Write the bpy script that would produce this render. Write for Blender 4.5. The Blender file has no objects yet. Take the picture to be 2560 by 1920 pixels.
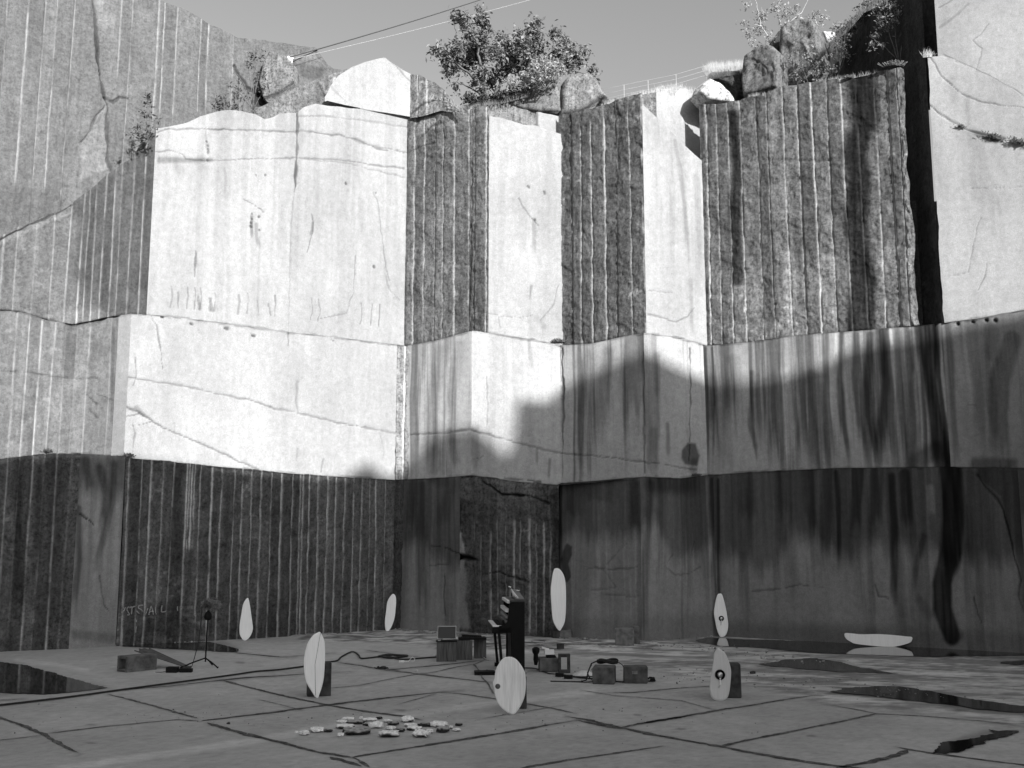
import bpy, bmesh, math, random
import numpy as np
from mathutils import Vector, Matrix
R = math.radians
SC = bpy.context.scene
COL = SC.collection

# ------------------------------------------------------------------ camera, sky, sun, exposure
H, FPX, PITCH = 2.3, 2650.0, math.atan(400.0 / 2650.0)
cam_d = bpy.data.cameras.new("camera"); cam = bpy.data.objects.new("camera", cam_d); COL.objects.link(cam)
cam.location = (0, 0, H); cam.rotation_euler = (R(90) + PITCH, 0, 0)
cam_d.sensor_width = 36.0; cam_d.lens = 36.0 * FPX / 2560.0; cam_d.clip_end = 2000
SC.camera = cam

SUN_AZ, SUN_EL = 31.0, 22.0            # degrees to the right of straight behind the camera, degrees up
SUN_H = np.array([math.sin(R(SUN_AZ)), -math.cos(R(SUN_AZ))])
SUN_DIR = Vector((SUN_H[0] * math.cos(R(SUN_EL)), SUN_H[1] * math.cos(R(SUN_EL)), math.sin(R(SUN_EL))))
sun_d = bpy.data.lights.new("sun", 'SUN'); sun = bpy.data.objects.new("sun", sun_d); COL.objects.link(sun)
sun_d.energy = 4.75; sun_d.angle = R(0.45); sun_d.color = (1, 1, 1)
sun.location = (40, -30, 50); sun.rotation_euler = SUN_DIR.to_track_quat('Z', 'Y').to_euler()

world = bpy.data.worlds.new("World"); SC.world = world; world.use_nodes = True
wn = world.node_tree.nodes; wl = world.node_tree.links
sky = wn.new('ShaderNodeTexSky'); sky.sky_type = 'NISHITA'; sky.sun_disc = False
sky.sun_elevation = R(SUN_EL); sky.sun_rotation = R(180 - SUN_AZ); sky.air_density = 1.0; sky.dust_density = 2.0
bw = wn.new('ShaderNodeRGBToBW'); bg = wn['Background']          # a black and white film sees only the sky's lightness
wl.new(sky.outputs[0], bw.inputs[0]); wl.new(bw.outputs[0], bg.inputs['Color']); bg.inputs['Strength'].default_value = 0.112
SC.view_settings.view_transform = 'Standard'; SC.view_settings.look = 'None'
SC.view_settings.exposure = 0.85; SC.view_settings.gamma = 1.0

# ------------------------------------------------------------------ geometry of the view: photo pixel (2560 x 1920) <-> place
CP, SP = math.cos(PITCH), math.sin(PITCH)
def ray(px, py):
    x = (px - 1280.0) / FPX; y = -(py - 960.0) / FPX
    return np.array([x, CP - y * SP, SP + y * CP])
def G(px, py, z=0.0):                       # the point of the ground seen there
    d = ray(px, py); t = (z - H) / d[2]
    return np.array([d[0] * t, d[1] * t, z])
def W(px, py, Y):                           # the point at distance Y seen there
    d = ray(px, py); t = Y / d[1]
    return np.array([d[0] * t, Y, H + d[2] * t])
def proj(X, Y, Z):
    dz = Z - H; dep = Y * CP + dz * SP; v = -Y * SP + dz * CP
    return 1280.0 + FPX * X / dep, 960.0 - FPX * v / dep
def z_at(Y, py):
    y = -(py - 960.0) / FPX
    return H + Y * (SP + y * CP) / (CP - y * SP)
def on_wall(px, py, A, B):                  # the point of the vertical plane A-B seen there
    d = ray(px, py); n = np.array([B[1] - A[1], -(B[0] - A[0])])
    t = (n[0] * A[0] + n[1] * A[1]) / (n[0] * d[0] + n[1] * d[1])
    return np.array([d[0] * t, d[1] * t, H + d[2] * t])
def crop(x0, y0, k, pts):                   # pixel lists read off an enlarged crop
    return [(x0 + p[0] * k, y0 + p[1] * k) + tuple(p[2:]) for p in pts]

# ------------------------------------------------------------------ noise
def _h(ix, iy, seed):
    n = (ix.astype(np.int64) * 374761393 + iy.astype(np.int64) * 668265263 + seed * 2147483647 * 3) & 0xffffffff
    n = ((n ^ (n >> 13)) * 1274126177) & 0xffffffff
    return ((n ^ (n >> 16)) & 0xffff) / 65535.0
def vn(x, y, seed=0):
    x = np.asarray(x, float); y = np.asarray(y, float)
    ix = np.floor(x); iy = np.floor(y); fx = x - ix; fy = y - iy
    fx = fx * fx * (3 - 2 * fx); fy = fy * fy * (3 - 2 * fy)
    a = _h(ix, iy, seed); b = _h(ix + 1, iy, seed); c = _h(ix, iy + 1, seed); d = _h(ix + 1, iy + 1, seed)
    return (a + (b - a) * fx) * (1 - fy) + (c + (d - c) * fx) * fy
def fbm(x, y, o=4, seed=0):
    s = 0; a = 0.5; t = 0
    for i in range(o):
        s = s + a * vn(x, y, seed + i * 17); t += a; a *= 0.5; x = np.asarray(x) * 2.03 + 3.1; y = np.asarray(y) * 2.01 + 7.7
    return s / t
def sst(x, a, b):
    t = np.clip((x - a) / (b - a + 1e-9), 0, 1); return t * t * (3 - 2 * t)

def seg_dist(px, py, pts):
    """distance to a polyline, and the position along it from 0 to 1"""
    best = np.full(px.shape, 1e9); par = np.zeros(px.shape)
    L = [0.0]
    for a, b in zip(pts[:-1], pts[1:]): L.append(L[-1] + math.hypot(b[0] - a[0], b[1] - a[1]))
    for i, (a, b) in enumerate(zip(pts[:-1], pts[1:])):
        dx, dy = b[0] - a[0], b[1] - a[1]; l2 = dx * dx + dy * dy + 1e-9
        t = np.clip(((px - a[0]) * dx + (py - a[1]) * dy) / l2, 0, 1)
        d = np.hypot(px - a[0] - t * dx, py - a[1] - t * dy)
        m = d < best; best[m] = d[m]; par[m] = ((L[i] + t * math.sqrt(l2)) / (L[-1] + 1e-9))[m]
    return best, par
def inside(px, py, pts):
    r = np.zeros(px.shape, bool); n = len(pts)
    for i in range(n):
        x1, y1 = pts[i][:2]; x2, y2 = pts[(i + 1) % n][:2]
        if y1 == y2: continue
        c = ((y1 > py) != (y2 > py)) & (px < (x2 - x1) * (py - y1) / (y2 - y1) + x1); r ^= c
    return r
def polymask(px, py, pts, soft):
    d, _ = seg_dist(px, py, list(pts) + [pts[0]]); s = np.where(inside(px, py, pts), d, -d)
    return sst(s, -soft, soft)

# ------------------------------------------------------------------ materials
MATS = {}
def nodes_of(name):
    m = bpy.data.materials.new(name); m.use_nodes = True
    return m, m.node_tree.nodes, m.node_tree.links, m.node_tree.nodes['Principled BSDF']
def grey(v): return (v, v, v, 1)
def rock_mat(name, grain=0.2, bump=0.7, rough=0.9, crev=0.75):
    """granite: the face's own tone, wetness and roughness are carried by its mesh; grain, speckle and relief come from noise"""
    m, n, l, b = nodes_of(name)
    at = n.new('ShaderNodeAttribute'); at.attribute_name = 'tone'
    wt = n.new('ShaderNodeAttribute'); wt.attribute_name = 'wet'
    rg = n.new('ShaderNodeAttribute'); rg.attribute_name = 'relief'
    tc = n.new('ShaderNodeTexCoord')
    def noise(sc, det):
        t = n.new('ShaderNodeTexNoise'); t.inputs['Scale'].default_value = sc; t.inputs['Detail'].default_value = det
        t.inputs['Roughness'].default_value = 0.65; l.new(tc.outputs['Object'], t.inputs['Vector']); return t
    a = noise(7, 5); c = noise(52, 3)
    def rng(src, lo, hi):
        r = n.new('ShaderNodeMapRange'); r.inputs['From Min'].default_value = 0.3; r.inputs['From Max'].default_value = 0.7
        r.inputs['To Min'].default_value = lo; r.inputs['To Max'].default_value = hi; r.clamp = False
        l.new(src.outputs[0], r.inputs['Value']); return r
    r1 = rng(a, 1 - grain * 0.6, 1 + grain * 0.6); r2 = rng(c, 1 - grain * 1.05, 1 + grain * 1.05)
    m1 = n.new('ShaderNodeMath'); m1.operation = 'MULTIPLY'; l.new(r1.outputs[0], m1.inputs[0]); l.new(r2.outputs[0], m1.inputs[1])
    m2 = n.new('ShaderNodeMath'); m2.operation = 'MULTIPLY'; m2.use_clamp = True; l.new(m1.outputs[0], m2.inputs[0]); l.new(at.outputs['Fac'], m2.inputs[1])
    # dirt in the crevices and fine upright scoring, strong only where the stone is rough
    e = noise(17, 8); e.inputs['Roughness'].default_value = 0.78
    mp = n.new('ShaderNodeMapping'); mp.inputs['Scale'].default_value = (13, 13, 2.0); l.new(tc.outputs['Object'], mp.inputs[0])
    v = n.new('ShaderNodeTexNoise'); v.inputs['Scale'].default_value = 1.0; v.inputs['Detail'].default_value = 5; l.new(mp.outputs[0], v.inputs['Vector'])
    def mk(op, x, y, cl=False):
        q = n.new('ShaderNodeMath'); q.operation = op; q.use_clamp = cl
        for i, w in enumerate((x, y)):
            if isinstance(w, (int, float)): q.inputs[i].default_value = w
            else: l.new(w, q.inputs[i])
        return q.outputs[0]
    c1 = n.new('ShaderNodeMapRange'); c1.inputs['From Min'].default_value = 0.36; c1.inputs['From Max'].default_value = 0.54; c1.inputs['To Min'].default_value = 0.85; c1.inputs['To Max'].default_value = -0.18; l.new(e.outputs[0], c1.inputs['Value'])
    c2 = n.new('ShaderNodeMapRange'); c2.inputs['From Min'].default_value = 0.3; c2.inputs['From Max'].default_value = 0.7; c2.inputs['To Min'].default_value = 0.32; c2.inputs['To Max'].default_value = -0.32; c2.clamp = False; l.new(v.outputs[0], c2.inputs['Value'])
    dk = mk('MULTIPLY', mk('ADD', c1.outputs[0], c2.outputs[0]), mk('MULTIPLY', rg.outputs['Fac'], crev)); m3 = mk('MULTIPLY', m2.outputs[0], mk('SUBTRACT', 1.0, dk, True), True)
    dk2 = mk('SUBTRACT', 1.0, dk); m3 = mk('MULTIPLY', m2.outputs[0], dk2, True)
    l.new(m3, b.inputs['Base Color'])
    ro = n.new('ShaderNodeMapRange'); ro.inputs['To Min'].default_value = rough; ro.inputs['To Max'].default_value = 0.3
    l.new(wt.outputs['Fac'], ro.inputs['Value']); l.new(ro.outputs[0], b.inputs['Roughness'])
    sp = n.new('ShaderNodeMapRange'); sp.inputs['To Min'].default_value = 0.12; sp.inputs['To Max'].default_value = 0.4
    l.new(wt.outputs['Fac'], sp.inputs['Value']); l.new(sp.outputs[0], b.inputs['Specular IOR Level'])
    ad = n.new('ShaderNodeMath'); ad.operation = 'ADD'; l.new(a.outputs[0], ad.inputs[0]); l.new(c.outputs[0], ad.inputs[1])
    mu = n.new('ShaderNodeMath'); mu.operation = 'MULTIPLY'; mu.inputs[1].default_value = bump; l.new(rg.outputs['Fac'], mu.inputs[0])
    bp = n.new('ShaderNodeBump'); bp.inputs['Distance'].default_value = 0.016
    l.new(mu.outputs[0], bp.inputs['Strength']); l.new(ad.outputs[0], bp.inputs['Height']); l.new(bp.outputs[0], b.inputs['Normal'])
    return m
def plain(name, v, rough=0.6, var=0.15, sc=12, bump=0.0, spec=0.3, stretch=None, metal=0.0):
    if name in MATS: return MATS[name]
    m, n, l, b = nodes_of(name)
    tc = n.new('ShaderNodeTexCoord'); t = n.new('ShaderNodeTexNoise'); t.inputs['Scale'].default_value = sc; t.inputs['Detail'].default_value = 5
    if stretch:
        mp = n.new('ShaderNodeMapping'); mp.inputs['Scale'].default_value = stretch
        l.new(tc.outputs['Object'], mp.inputs[0]); l.new(mp.outputs[0], t.inputs['Vector'])
    else: l.new(tc.outputs['Object'], t.inputs['Vector'])
    r = n.new('ShaderNodeMapRange'); r.inputs['From Min'].default_value = 0.3; r.inputs['From Max'].default_value = 0.7
    r.inputs['To Min'].default_value = v * (1 - var); r.inputs['To Max'].default_value = v * (1 + var)
    l.new(t.outputs[0], r.inputs['Value']); l.new(r.outputs[0], b.inputs['Base Color'])
    b.inputs['Roughness'].default_value = rough; b.inputs['Specular IOR Level'].default_value = spec; b.inputs['Metallic'].default_value = metal
    if bump:
        bp = n.new('ShaderNodeBump'); bp.inputs['Strength'].default_value = bump; bp.inputs['Distance'].default_value = 0.02
        l.new(t.outputs[0], bp.inputs['Height']); l.new(bp.outputs[0], b.inputs['Normal'])
    MATS[name] = m; return m
def attr_mat(name, rough=0.7, var=0.2, sc=20, trans=0.0):
    if name in MATS: return MATS[name]
    m, n, l, b = nodes_of(name)
    at = n.new('ShaderNodeAttribute'); at.attribute_name = 'tone'
    tc = n.new('ShaderNodeTexCoord'); t = n.new('ShaderNodeTexNoise'); t.inputs['Scale'].default_value = sc; t.inputs['Detail'].default_value = 4
    l.new(tc.outputs['Object'], t.inputs['Vector'])
    r = n.new('ShaderNodeMapRange'); r.inputs['From Min'].default_value = 0.3; r.inputs['From Max'].default_value = 0.7
    r.inputs['To Min'].default_value = 1 - var; r.inputs['To Max'].default_value = 1 + var; l.new(t.outputs[0], r.inputs['Value'])
    mm = n.new('ShaderNodeMath'); mm.operation = 'MULTIPLY'; l.new(at.outputs['Fac'], mm.inputs[0]); l.new(r.outputs[0], mm.inputs[1])
    l.new(mm.outputs[0], b.inputs['Base Color']); b.inputs['Roughness'].default_value = rough; b.inputs['Specular IOR Level'].default_value = 0.2
    if trans:
        tr = n.new('ShaderNodeBsdfTranslucent'); mx = n.new('ShaderNodeMixShader'); mx.inputs[0].default_value = trans
        l.new(mm.outputs[0], tr.inputs['Color']); l.new(b.outputs[0], mx.inputs[1]); l.new(tr.outputs[0], mx.inputs[2])
        l.new(mx.outputs[0], n['Material Output'].inputs['Surface'])
    MATS[name] = m; return m
ROCK = rock_mat("granite_rock")
GROUND = rock_mat("quarry_floor_stone", 0.09, 0.12, 0.85, 0.06)
LEAF = attr_mat("leaf", 0.55, 0.1, 6, 0.25)

# ------------------------------------------------------------------ object helpers
def tag(o, label=None, cat=None, group=None, kind=None):
    if label: o['label'] = label
    if cat: o['category'] = cat
    if group: o['group'] = group
    if kind: o['kind'] = kind
    return o
def thing(name, loc, label, cat, group=None, rz=0.0):
    o = bpy.data.objects.new(name, None); COL.objects.link(o); o.empty_display_size = 0.2
    o.location = loc; o.rotation_euler = (0, 0, rz); return tag(o, label, cat, group)
def link(name, me, mat=None, parent=None):
    o = bpy.data.objects.new(name, me); COL.objects.link(o)
    if mat: me.materials.append(mat)
    if parent: o.parent = parent; o.matrix_parent_inverse = Matrix.Identity(4)
    return o
def np_mesh(name, V, F, attrs=None, smooth=True):
    me = bpy.data.meshes.new(name); V = np.asarray(V, np.float32); F = np.asarray(F, np.int32); k = F.shape[1]
    me.vertices.add(len(V)); me.vertices.foreach_set('co', V.ravel())
    me.loops.add(F.size); me.loops.foreach_set('vertex_index', F.ravel())
    me.polygons.add(len(F)); me.polygons.foreach_set('loop_start', np.arange(0, F.size, k, dtype=np.int32))
    me.polygons.foreach_set('use_smooth', np.full(len(F), smooth, bool)); me.update(calc_edges=True)
    for a, v in (attrs or {}).items():
        at = me.attributes.new(a, 'FLOAT', 'POINT'); at.data.foreach_set('value', np.broadcast_to(np.asarray(v, np.float32), (len(V),)).copy())
    return me
def grid_faces(r, c):
    i = np.arange(r * c).reshape(r, c)
    return np.stack([i[:-1, :-1], i[:-1, 1:], i[1:, 1:], i[1:, :-1]], -1).reshape(-1, 4)

class MB:
    """collects simple solids and links them as one mesh"""
    def __init__(s): s.v = []; s.f = []; s.sm = []; s.t = []
    def add(s, V, F, smooth=False, tone=0.5):
        o = len(s.v); s.v += [tuple(map(float, p)) for p in V]; s.f += [tuple(i + o for i in f) for f in F]; s.sm += [smooth] * len(F); s.t += [tone] * len(V); return s
    def box(s, c, size, rot=None, tone=0.5, jit=0.0, rnd=random):
        hx, hy, hz = [q / 2 for q in size]; b = min(hx, hy, hz) * 0.14
        bm = bmesh.new(); bmesh.ops.create_cube(bm, size=1)
        for v in bm.verts: v.co = Vector((v.co.x * 2 * hx, v.co.y * 2 * hy, v.co.z * 2 * hz)) + Vector([rnd.uniform(-jit, jit) for _ in range(3)])
        bmesh.ops.bevel(bm, geom=bm.edges[:], offset=min(b, 0.012), segments=1, affect='EDGES')
        M = Matrix.Translation(Vector(c)) @ (rot.to_4x4() if rot is not None else Matrix.Identity(4))
        s.add([M @ v.co for v in bm.verts], [[v.index for v in f.verts] for f in bm.faces] if not bm.verts.index_update() else [], False, tone); bm.free(); return s
    def tube(s, pts, r, n=8, tone=0.5, cap=True):
        pts = [Vector(p) for p in pts]; rr = r if isinstance(r, (list, tuple)) else [r] * len(pts)
        V = []; F = []; up = None
        for i, p in enumerate(pts):
            d = (pts[min(i + 1, len(pts) - 1)] - pts[max(i - 1, 0)]).normalized()
            a = d.orthogonal().normalized() if up is None else (up - d * up.dot(d)).normalized()
            up = a; b = d.cross(a)
            for k in range(n):
                t = 2 * math.pi * k / n; V.append(p + (a * math.cos(t) + b * math.sin(t)) * rr[i])
        for i in range(len(pts) - 1):
            for k in range(n):
                F.append((i * n + k, i * n + (k + 1) % n, (i + 1) * n + (k + 1) % n, (i + 1) * n + k))
        if cap: F.append(tuple(range(n - 1, -1, -1))); F.append(tuple((len(pts) - 1) * n + k for k in range(n)))
        return s.add(V, F, True, tone)
    def lathe(s, c, prof, n=20, axis='Z', tone=0.5):
        V = []; F = []
        for r, h in prof:
            for k in range(n):
                t = 2 * math.pi * k / n; p = (r * math.cos(t), r * math.sin(t), h)
                if axis == 'Y': p = (p[0], -p[2], p[1])
                V.append((p[0] + c[0], p[1] + c[1], p[2] + c[2]))
        for i in range(len(prof) - 1):
            for k in range(n): F.append((i * n + k, i * n + (k + 1) % n, (i + 1) * n + (k + 1) % n, (i + 1) * n + k))
        F.append(tuple(range(n - 1, -1, -1))); F.append(tuple((len(prof) - 1) * n + k for k in range(n)))
        return s.add(V, F, True, tone)
    def build(s, name, mat, parent=None):
        me = bpy.data.meshes.new(name); me.from_pydata(s.v, [], s.f); me.update()
        me.polygons.foreach_set('use_smooth', np.array(s.sm, bool))
        at = me.attributes.new('tone', 'FLOAT', 'POINT'); at.data.foreach_set('value', np.array(s.t, np.float32))
        return link(name, me, mat, parent)

# ------------------------------------------------------------------ rock faces
def rough_relief(u, z, seed):
    """broken granite: bulges, fracture steps and chips, in metres"""
    wx = u + 0.25 * (fbm(u * 1.6, z * 1.6, 2, seed + 5) - 0.5); wz = z + 0.25 * (fbm(u * 1.6, z * 1.6, 2, seed + 9) - 0.5)
    d = 0.10 * (fbm(wx * 0.7, wz * 0.45, 3, seed) - 0.5)
    q = fbm(wx * 2.0, wz * 2.6, 4, seed + 21) * 7; f = q - np.floor(q)
    d += 0.16 / 7 * (np.floor(q) + sst(f, 0.0, 0.22)) - 0.08
    d += 0.055 * (fbm(wx * 5.5, wz * 7.5, 3, seed + 33) - 0.5)
    q2 = fbm(wx * 7, wz * 11, 3, seed + 55) * 5; f2 = q2 - np.floor(q2)
    d += 0.05 / 5 * (np.floor(q2) + sst(f2, 0, 0.3)) - 0.025
    return d
SEED = [0]
FACETS = {}
def facet(name, parent, A, B, top, bot, style, base, grooves=(), gy=500, gtone=3.3, gmask=None, feats=(), strips=0.22, streak=0.0, res=(0.021, 0.034),
          taper=(0.05, 0.05), topn=0.05, topdark=None, even=1.0, rag=(0, 0), label=None, sst_top=1.0, relief=1.0, wet=0.0, gdepth=0.03, gw=0.017, ext=(0, 0), key=None):
    SEED[0] += 1; sd = SEED[0] * 101
    A = np.array(A[:2], float); B = np.array(B[:2], float); L = float(np.hypot(*(B - A))); D = (B - A) / L
    if ext[0]: A = A - D * ext[0]
    if ext[1]: B = B + D * ext[1]
    L = float(np.hypot(*(B - A))); Nn = np.array([D[1], -D[0]])
    if key: FACETS[key] = (A, B)
    nc = max(8, int(L / res[0]) + 1); s = np.linspace(0, L, nc); X = A[0] + D[0] * s; Y = A[1] + D[1] * s
    def solve(poly):
        if not isinstance(poly, (list, tuple)): return np.full(nc, float(poly))
        z = np.full(nc, 5.0); pts = sorted(poly); xs = [p[0] for p in pts]; ys = [p[1] for p in pts]
        for _ in range(6):
            px, _py = proj(X, Y, z); z = z_at(Y, np.interp(px, xs, ys))
        return z
    topn = topn * (0.45 if style == 'saw' else 0.7)
    zb = solve(bot); zt = solve(top) + (topn * (fbm(s * 3, s * 0, 4, sd + 3) - 0.5) * 2)
    zt = np.maximum(zt, zb + 0.02)
    nr = max(6, int((zt - zb).max() / res[1]) + 1); v = np.linspace(0, 1, nr)[:, None]
    Z = zb[None] + (zt - zb)[None] * v; U = np.broadcast_to(s[None], Z.shape); XX = np.broadcast_to(X[None], Z.shape); YY = np.broadcast_to(Y[None], Z.shape)
    px, py = proj(XX, YY, Z)
    uu = U + sd * 3.7
    if style == 'drill':
        disp = rough_relief(uu, Z, sd) * 0.68 * relief; tone = base * (1 + even * 0.76 * (fbm(uu * 2.2, Z * 1.6, 4, sd + 2) - .5)) * (1 + even * 0.4 * (vn(uu * 14, Z * 14, sd + 4) - .5))
        fl = vn(uu * 11, Z * 11, sd + 8) * fbm(uu * 1.3, Z * 0.8, 3, sd + 12); tone = tone * (1 + 0.8 * even * even * sst(fl, 0.54, 0.66))
        tone = tone * (1 + even * 0.6 * (fbm(uu * 6.5, Z * 0.45, 4, sd + 14) - .5)); rel = np.full(Z.shape, relief)
    else:
        disp = 0.035 * (fbm(uu * 0.5, Z * 0.35, 3, sd) - 0.5) + 0.006 * (fbm(uu * 3, Z * 3, 3, sd + 1) - 0.5)
        tone = base * (0.80 + 0.4 * fbm(uu * 0.9, Z * 0.6, 5, sd + 2)) * (0.93 + 0.14 * fbm(uu * 5, Z * 0.5, 3, sd + 6)); rel = np.full(Z.shape, 0.13 * relief)
    wetm = np.full(Z.shape, float(wet))
    # tall runs of water stain
    if streak:
        w = uu + 0.12 * (fbm(uu * 0.8, Z * 0.5, 3, sd + 61) - 0.5)
        st = 0.6 * fbm(w * 3.1, Z * 0.16, 4, sd + 62) + 0.4 * fbm(w * 11, Z * 0.35, 3, sd + 63)
        ht = (zt[None] - Z) / np.maximum(zt - zb, .1)[None]
        reach = 0.25 + 1.3 * fbm(w * 2.0, Z * 0, 3, sd + 64)
        k = sst(st + 0.10 * (fbm(w * 26, Z * 1.2, 3, sd + 69) - 0.5), 0.40, 0.62) * (0.7 + 0.45 * fbm(w * 15, Z * 0.7, 3, sd + 70)) * (1 - sst(ht, reach - 0.3, reach + 0.15)) * sst_top
        tone = tone * (1 - streak * k)
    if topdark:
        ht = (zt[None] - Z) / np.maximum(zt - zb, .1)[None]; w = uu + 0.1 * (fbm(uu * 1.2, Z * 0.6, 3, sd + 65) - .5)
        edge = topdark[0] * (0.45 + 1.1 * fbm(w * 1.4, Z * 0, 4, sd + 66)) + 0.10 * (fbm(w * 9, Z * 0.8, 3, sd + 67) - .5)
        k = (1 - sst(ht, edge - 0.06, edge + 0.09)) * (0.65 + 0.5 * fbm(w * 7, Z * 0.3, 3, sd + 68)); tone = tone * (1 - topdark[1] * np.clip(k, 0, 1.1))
    # half-barrels of the drill holes
    if len(grooves):
        gs = []
        for g in grooves:
            gx, y0, y1, gm = (tuple(g) + (None, None, 1.0))[:4] if isinstance(g, (tuple, list)) and len(g) < 4 else (g if isinstance(g, (tuple, list)) else (g, None, None, 1.0))
            p = on_wall(gx, gy, A, B); gs.append((float((p[:2] - A) @ D), y0, y1, gm if gm is not None else 1.0))
        gs.sort(); e = [g[0] for g in gs]
        idx = np.searchsorted(np.array(e), s); ea = np.r_[e[0] - .3, e, e[-1] + .3]; fr = np.clip((s - ea[np.clip(idx, 0, len(e))]) / (ea[np.clip(idx + 1, 1, len(e) + 1)] - ea[np.clip(idx, 0, len(e))] + 1e-6), 0, 1); disp = disp + 0.006 * (np.sin(np.pi * fr) ** 0.7)[None] * (0.5 + fbm(U * 0.5, Z * 0.5, 2, sd + 77))
        rs = np.random.RandomState(sd); strip_t = 1 + strips * (rs.rand(len(e) + 1) * 2 - 1); strip_d = 0.06 * (rs.rand(len(e) + 1) - 0.5)
        smooth_i = np.clip(idx, 0, len(e)); tone = tone * strip_t[smooth_i][None]; disp = disp + strip_d[smooth_i][None]
        for sg, y0, y1, gm in gs:
            wob = 0.02 * (vn(Z * 1.1, Z * 0 + sg * 9, sd + 71) - 0.5) + 0.05 * (vn(Z * 0.25, Z * 0 + sg * 5, sd + 76) - 0.5); d = np.abs(U - sg - wob)
            gr = float(vn(np.array([sg * 37.0]), np.array([sd * 1.0]), 78)[0]); m = np.exp(-(d / (gw * (0.75 + 0.5 * gr))) ** 2) * gm * (0.62 + 0.5 * gr)
            br = sst(vn(Z * 2.3, Z * 0 + sg * 13, sd + 72) + 0.5 * vn(U * 9, Z * 4, sd + 75), 0.3, 0.75); m = m * (0.3 + 0.7 * br)
            if y0 is not None: m = m * sst(py, y0 - 12, y0 + 12)
            if y1 is not None: m = m * (1 - sst(py, y1 - 15, y1 + 15))
            disp = disp * (1 - 0.7 * m) - gdepth * m; tone = tone * (1 - m) + m * base * gtone * (0.8 + 0.4 * vn(U * 5, Z * 8, sd + 73)); rel = rel * (1 - 0.6 * m)
    jx = px + 7 * (fbm(uu * 4, Z * 4, 3, sd + 81) - 0.5); jy = py + 7 * (fbm(uu * 4, Z * 4, 3, sd + 82) - 0.5)
    for ft in list(feats) + [('line', LEDGE2, 5.5, 0.5, 0.0), ('line', LEDGE1, 4.5, 0.5, 0.0)]:
        t = ft[0]
        xs = [p[0] for p in ft[1]]; ys = [p[1] for p in ft[1]]; wmax = ft[2] * 3 + 20
        if max(xs) < px.min() - wmax or min(xs) > px.max() + wmax or max(ys) < py.min() - wmax or min(ys) > py.max() + wmax: continue
        if t == 'line':                        # crack: pts, width px, tone factor, depth m
            d, par = seg_dist(jx, jy, ft[1]); wv = ft[2] * (0.18 + 1.0 * vn(uu * 3.3, Z * 3.3, sd + 85))
            m = (1 - sst(d, wv * 0.3, wv)) * (0.6 + 0.5 * vn(uu * 1.7, Z * 1.7, sd + 84)); tone = tone * (1 - m * (1 - ft[3])); disp = disp - m * (ft[4] if len(ft) > 4 else 0.012)
        elif t == 'stain':                     # broad stain: pts, half width px, tone factor
            d, par = seg_dist(px + 10 * (fbm(uu * 7, Z * 0.6, 3, sd + 86) - 0.5), py, ft[1])
            wv = ft[2] * (0.6 + 0.8 * fbm(uu * 0.6 + 5, Z * 0.5, 2, sd + 87)); soft = ft[4] if len(ft) > 4 else 0.6
            m = (1 - sst(d, wv * (1 - soft), wv * (1 + soft))) * (0.75 + 0.25 * vn(uu * 22, Z * 1.5, sd + 88)) * (1 - (0.0 if ft[3] < 0.15 else 0.85) * sst(par + 0.25 * (vn(uu * 16, Z * 0.4, sd + 90) - .5), 0.72, 1.0)); tone = tone * (1 - m * (1 - ft[3]))
            if ft[3] < 0.15: m = np.minimum(m * 1.3, 1)
            if ft[3] < 0.15: tone = tone * (1 - m * 0.3)
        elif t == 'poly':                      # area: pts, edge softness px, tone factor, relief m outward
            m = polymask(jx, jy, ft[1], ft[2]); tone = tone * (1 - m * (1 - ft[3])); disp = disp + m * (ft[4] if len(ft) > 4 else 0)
        elif t == 'smooth':                    # area without drill marks or relief
            m = polymask(jx, jy, ft[1], ft[2]); tone = tone * (1 - m) + m * ft[3] * (0.9 + 0.2 * fbm(uu * 1.2, Z * 0.4, 3, sd + 89)); disp = disp * (1 - m) + m * ft[4]; rel = rel * (1 - 0.6 * m)
    tp = np.ones(nc)
    if taper[0]: tp = tp * sst(s, 0, taper[0])
    if taper[1]: tp = tp * sst(L - s, 0, taper[1])
    disp = disp * tp[None]
    if rag[0] or rag[1]:
        zz = Z[:, :1]; rn = fbm(zz * 0.9 + sd, zz * 0, 6, sd + 95)
        sh = rag[0] * rn * (1 - sst(s, 0, 0.35))[None] - rag[1] * rn * sst(s, L - 0.35, L)[None]; XX = XX + D[0] * sh; YY = YY + D[1] * sh
    V = np.stack([XX + Nn[0] * disp, YY + Nn[1] * disp, Z], -1).reshape(-1, 3)
    o0 = np.array(parent.location) if parent else np.zeros(3)
    me = np_mesh(name, V - o0, grid_faces(nr, nc), {'tone': np.clip(tone, 0.004, 0.9).ravel(), 'wet': wetm.ravel(), 'relief': rel.ravel()})
    o = link(name, me, ROCK, parent)
    if label: o['label'] = label
    return o

# ledge lines read off the photograph
LEDGE2 = [(-400, 765), (-200, 770), (0, 775), (60, 780), (120, 800), (180, 812), (240, 800), (285, 790), (330, 785), (400, 789), (560, 808), (700, 828), (860, 846), (985, 862), (1015, 866), (1100, 848), (1178, 827), (1250, 836), (1330, 850), (1400, 863), (1480, 858), (1560, 841), (1612, 833), (1700, 846), (1765, 863), (1850, 858), (2000, 838), (2150, 826), (2290, 815), (2350, 808), (2440, 797), (2560, 775), (2900, 715)]
LEDGE1 = [(-400, 1138), (-200, 1142), (0, 1148), (100, 1136), (200, 1135), (300, 1140), (330, 1146), (400, 1152), (480, 1160), (600, 1172), (740, 1185), (860, 1193), (985, 1200), (1015, 1199), (1110, 1194), (1180, 1188), (1300, 1205), (1392, 1212), (1404, 1208), (1480, 1203), (1560, 1196), (1613, 1192), (1700, 1196), (1765, 1188), (1850, 1183), (1950, 1177), (2100, 1170), (2300, 1168), (2400, 1168), (2560, 1170), (2900, 1173)]
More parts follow.
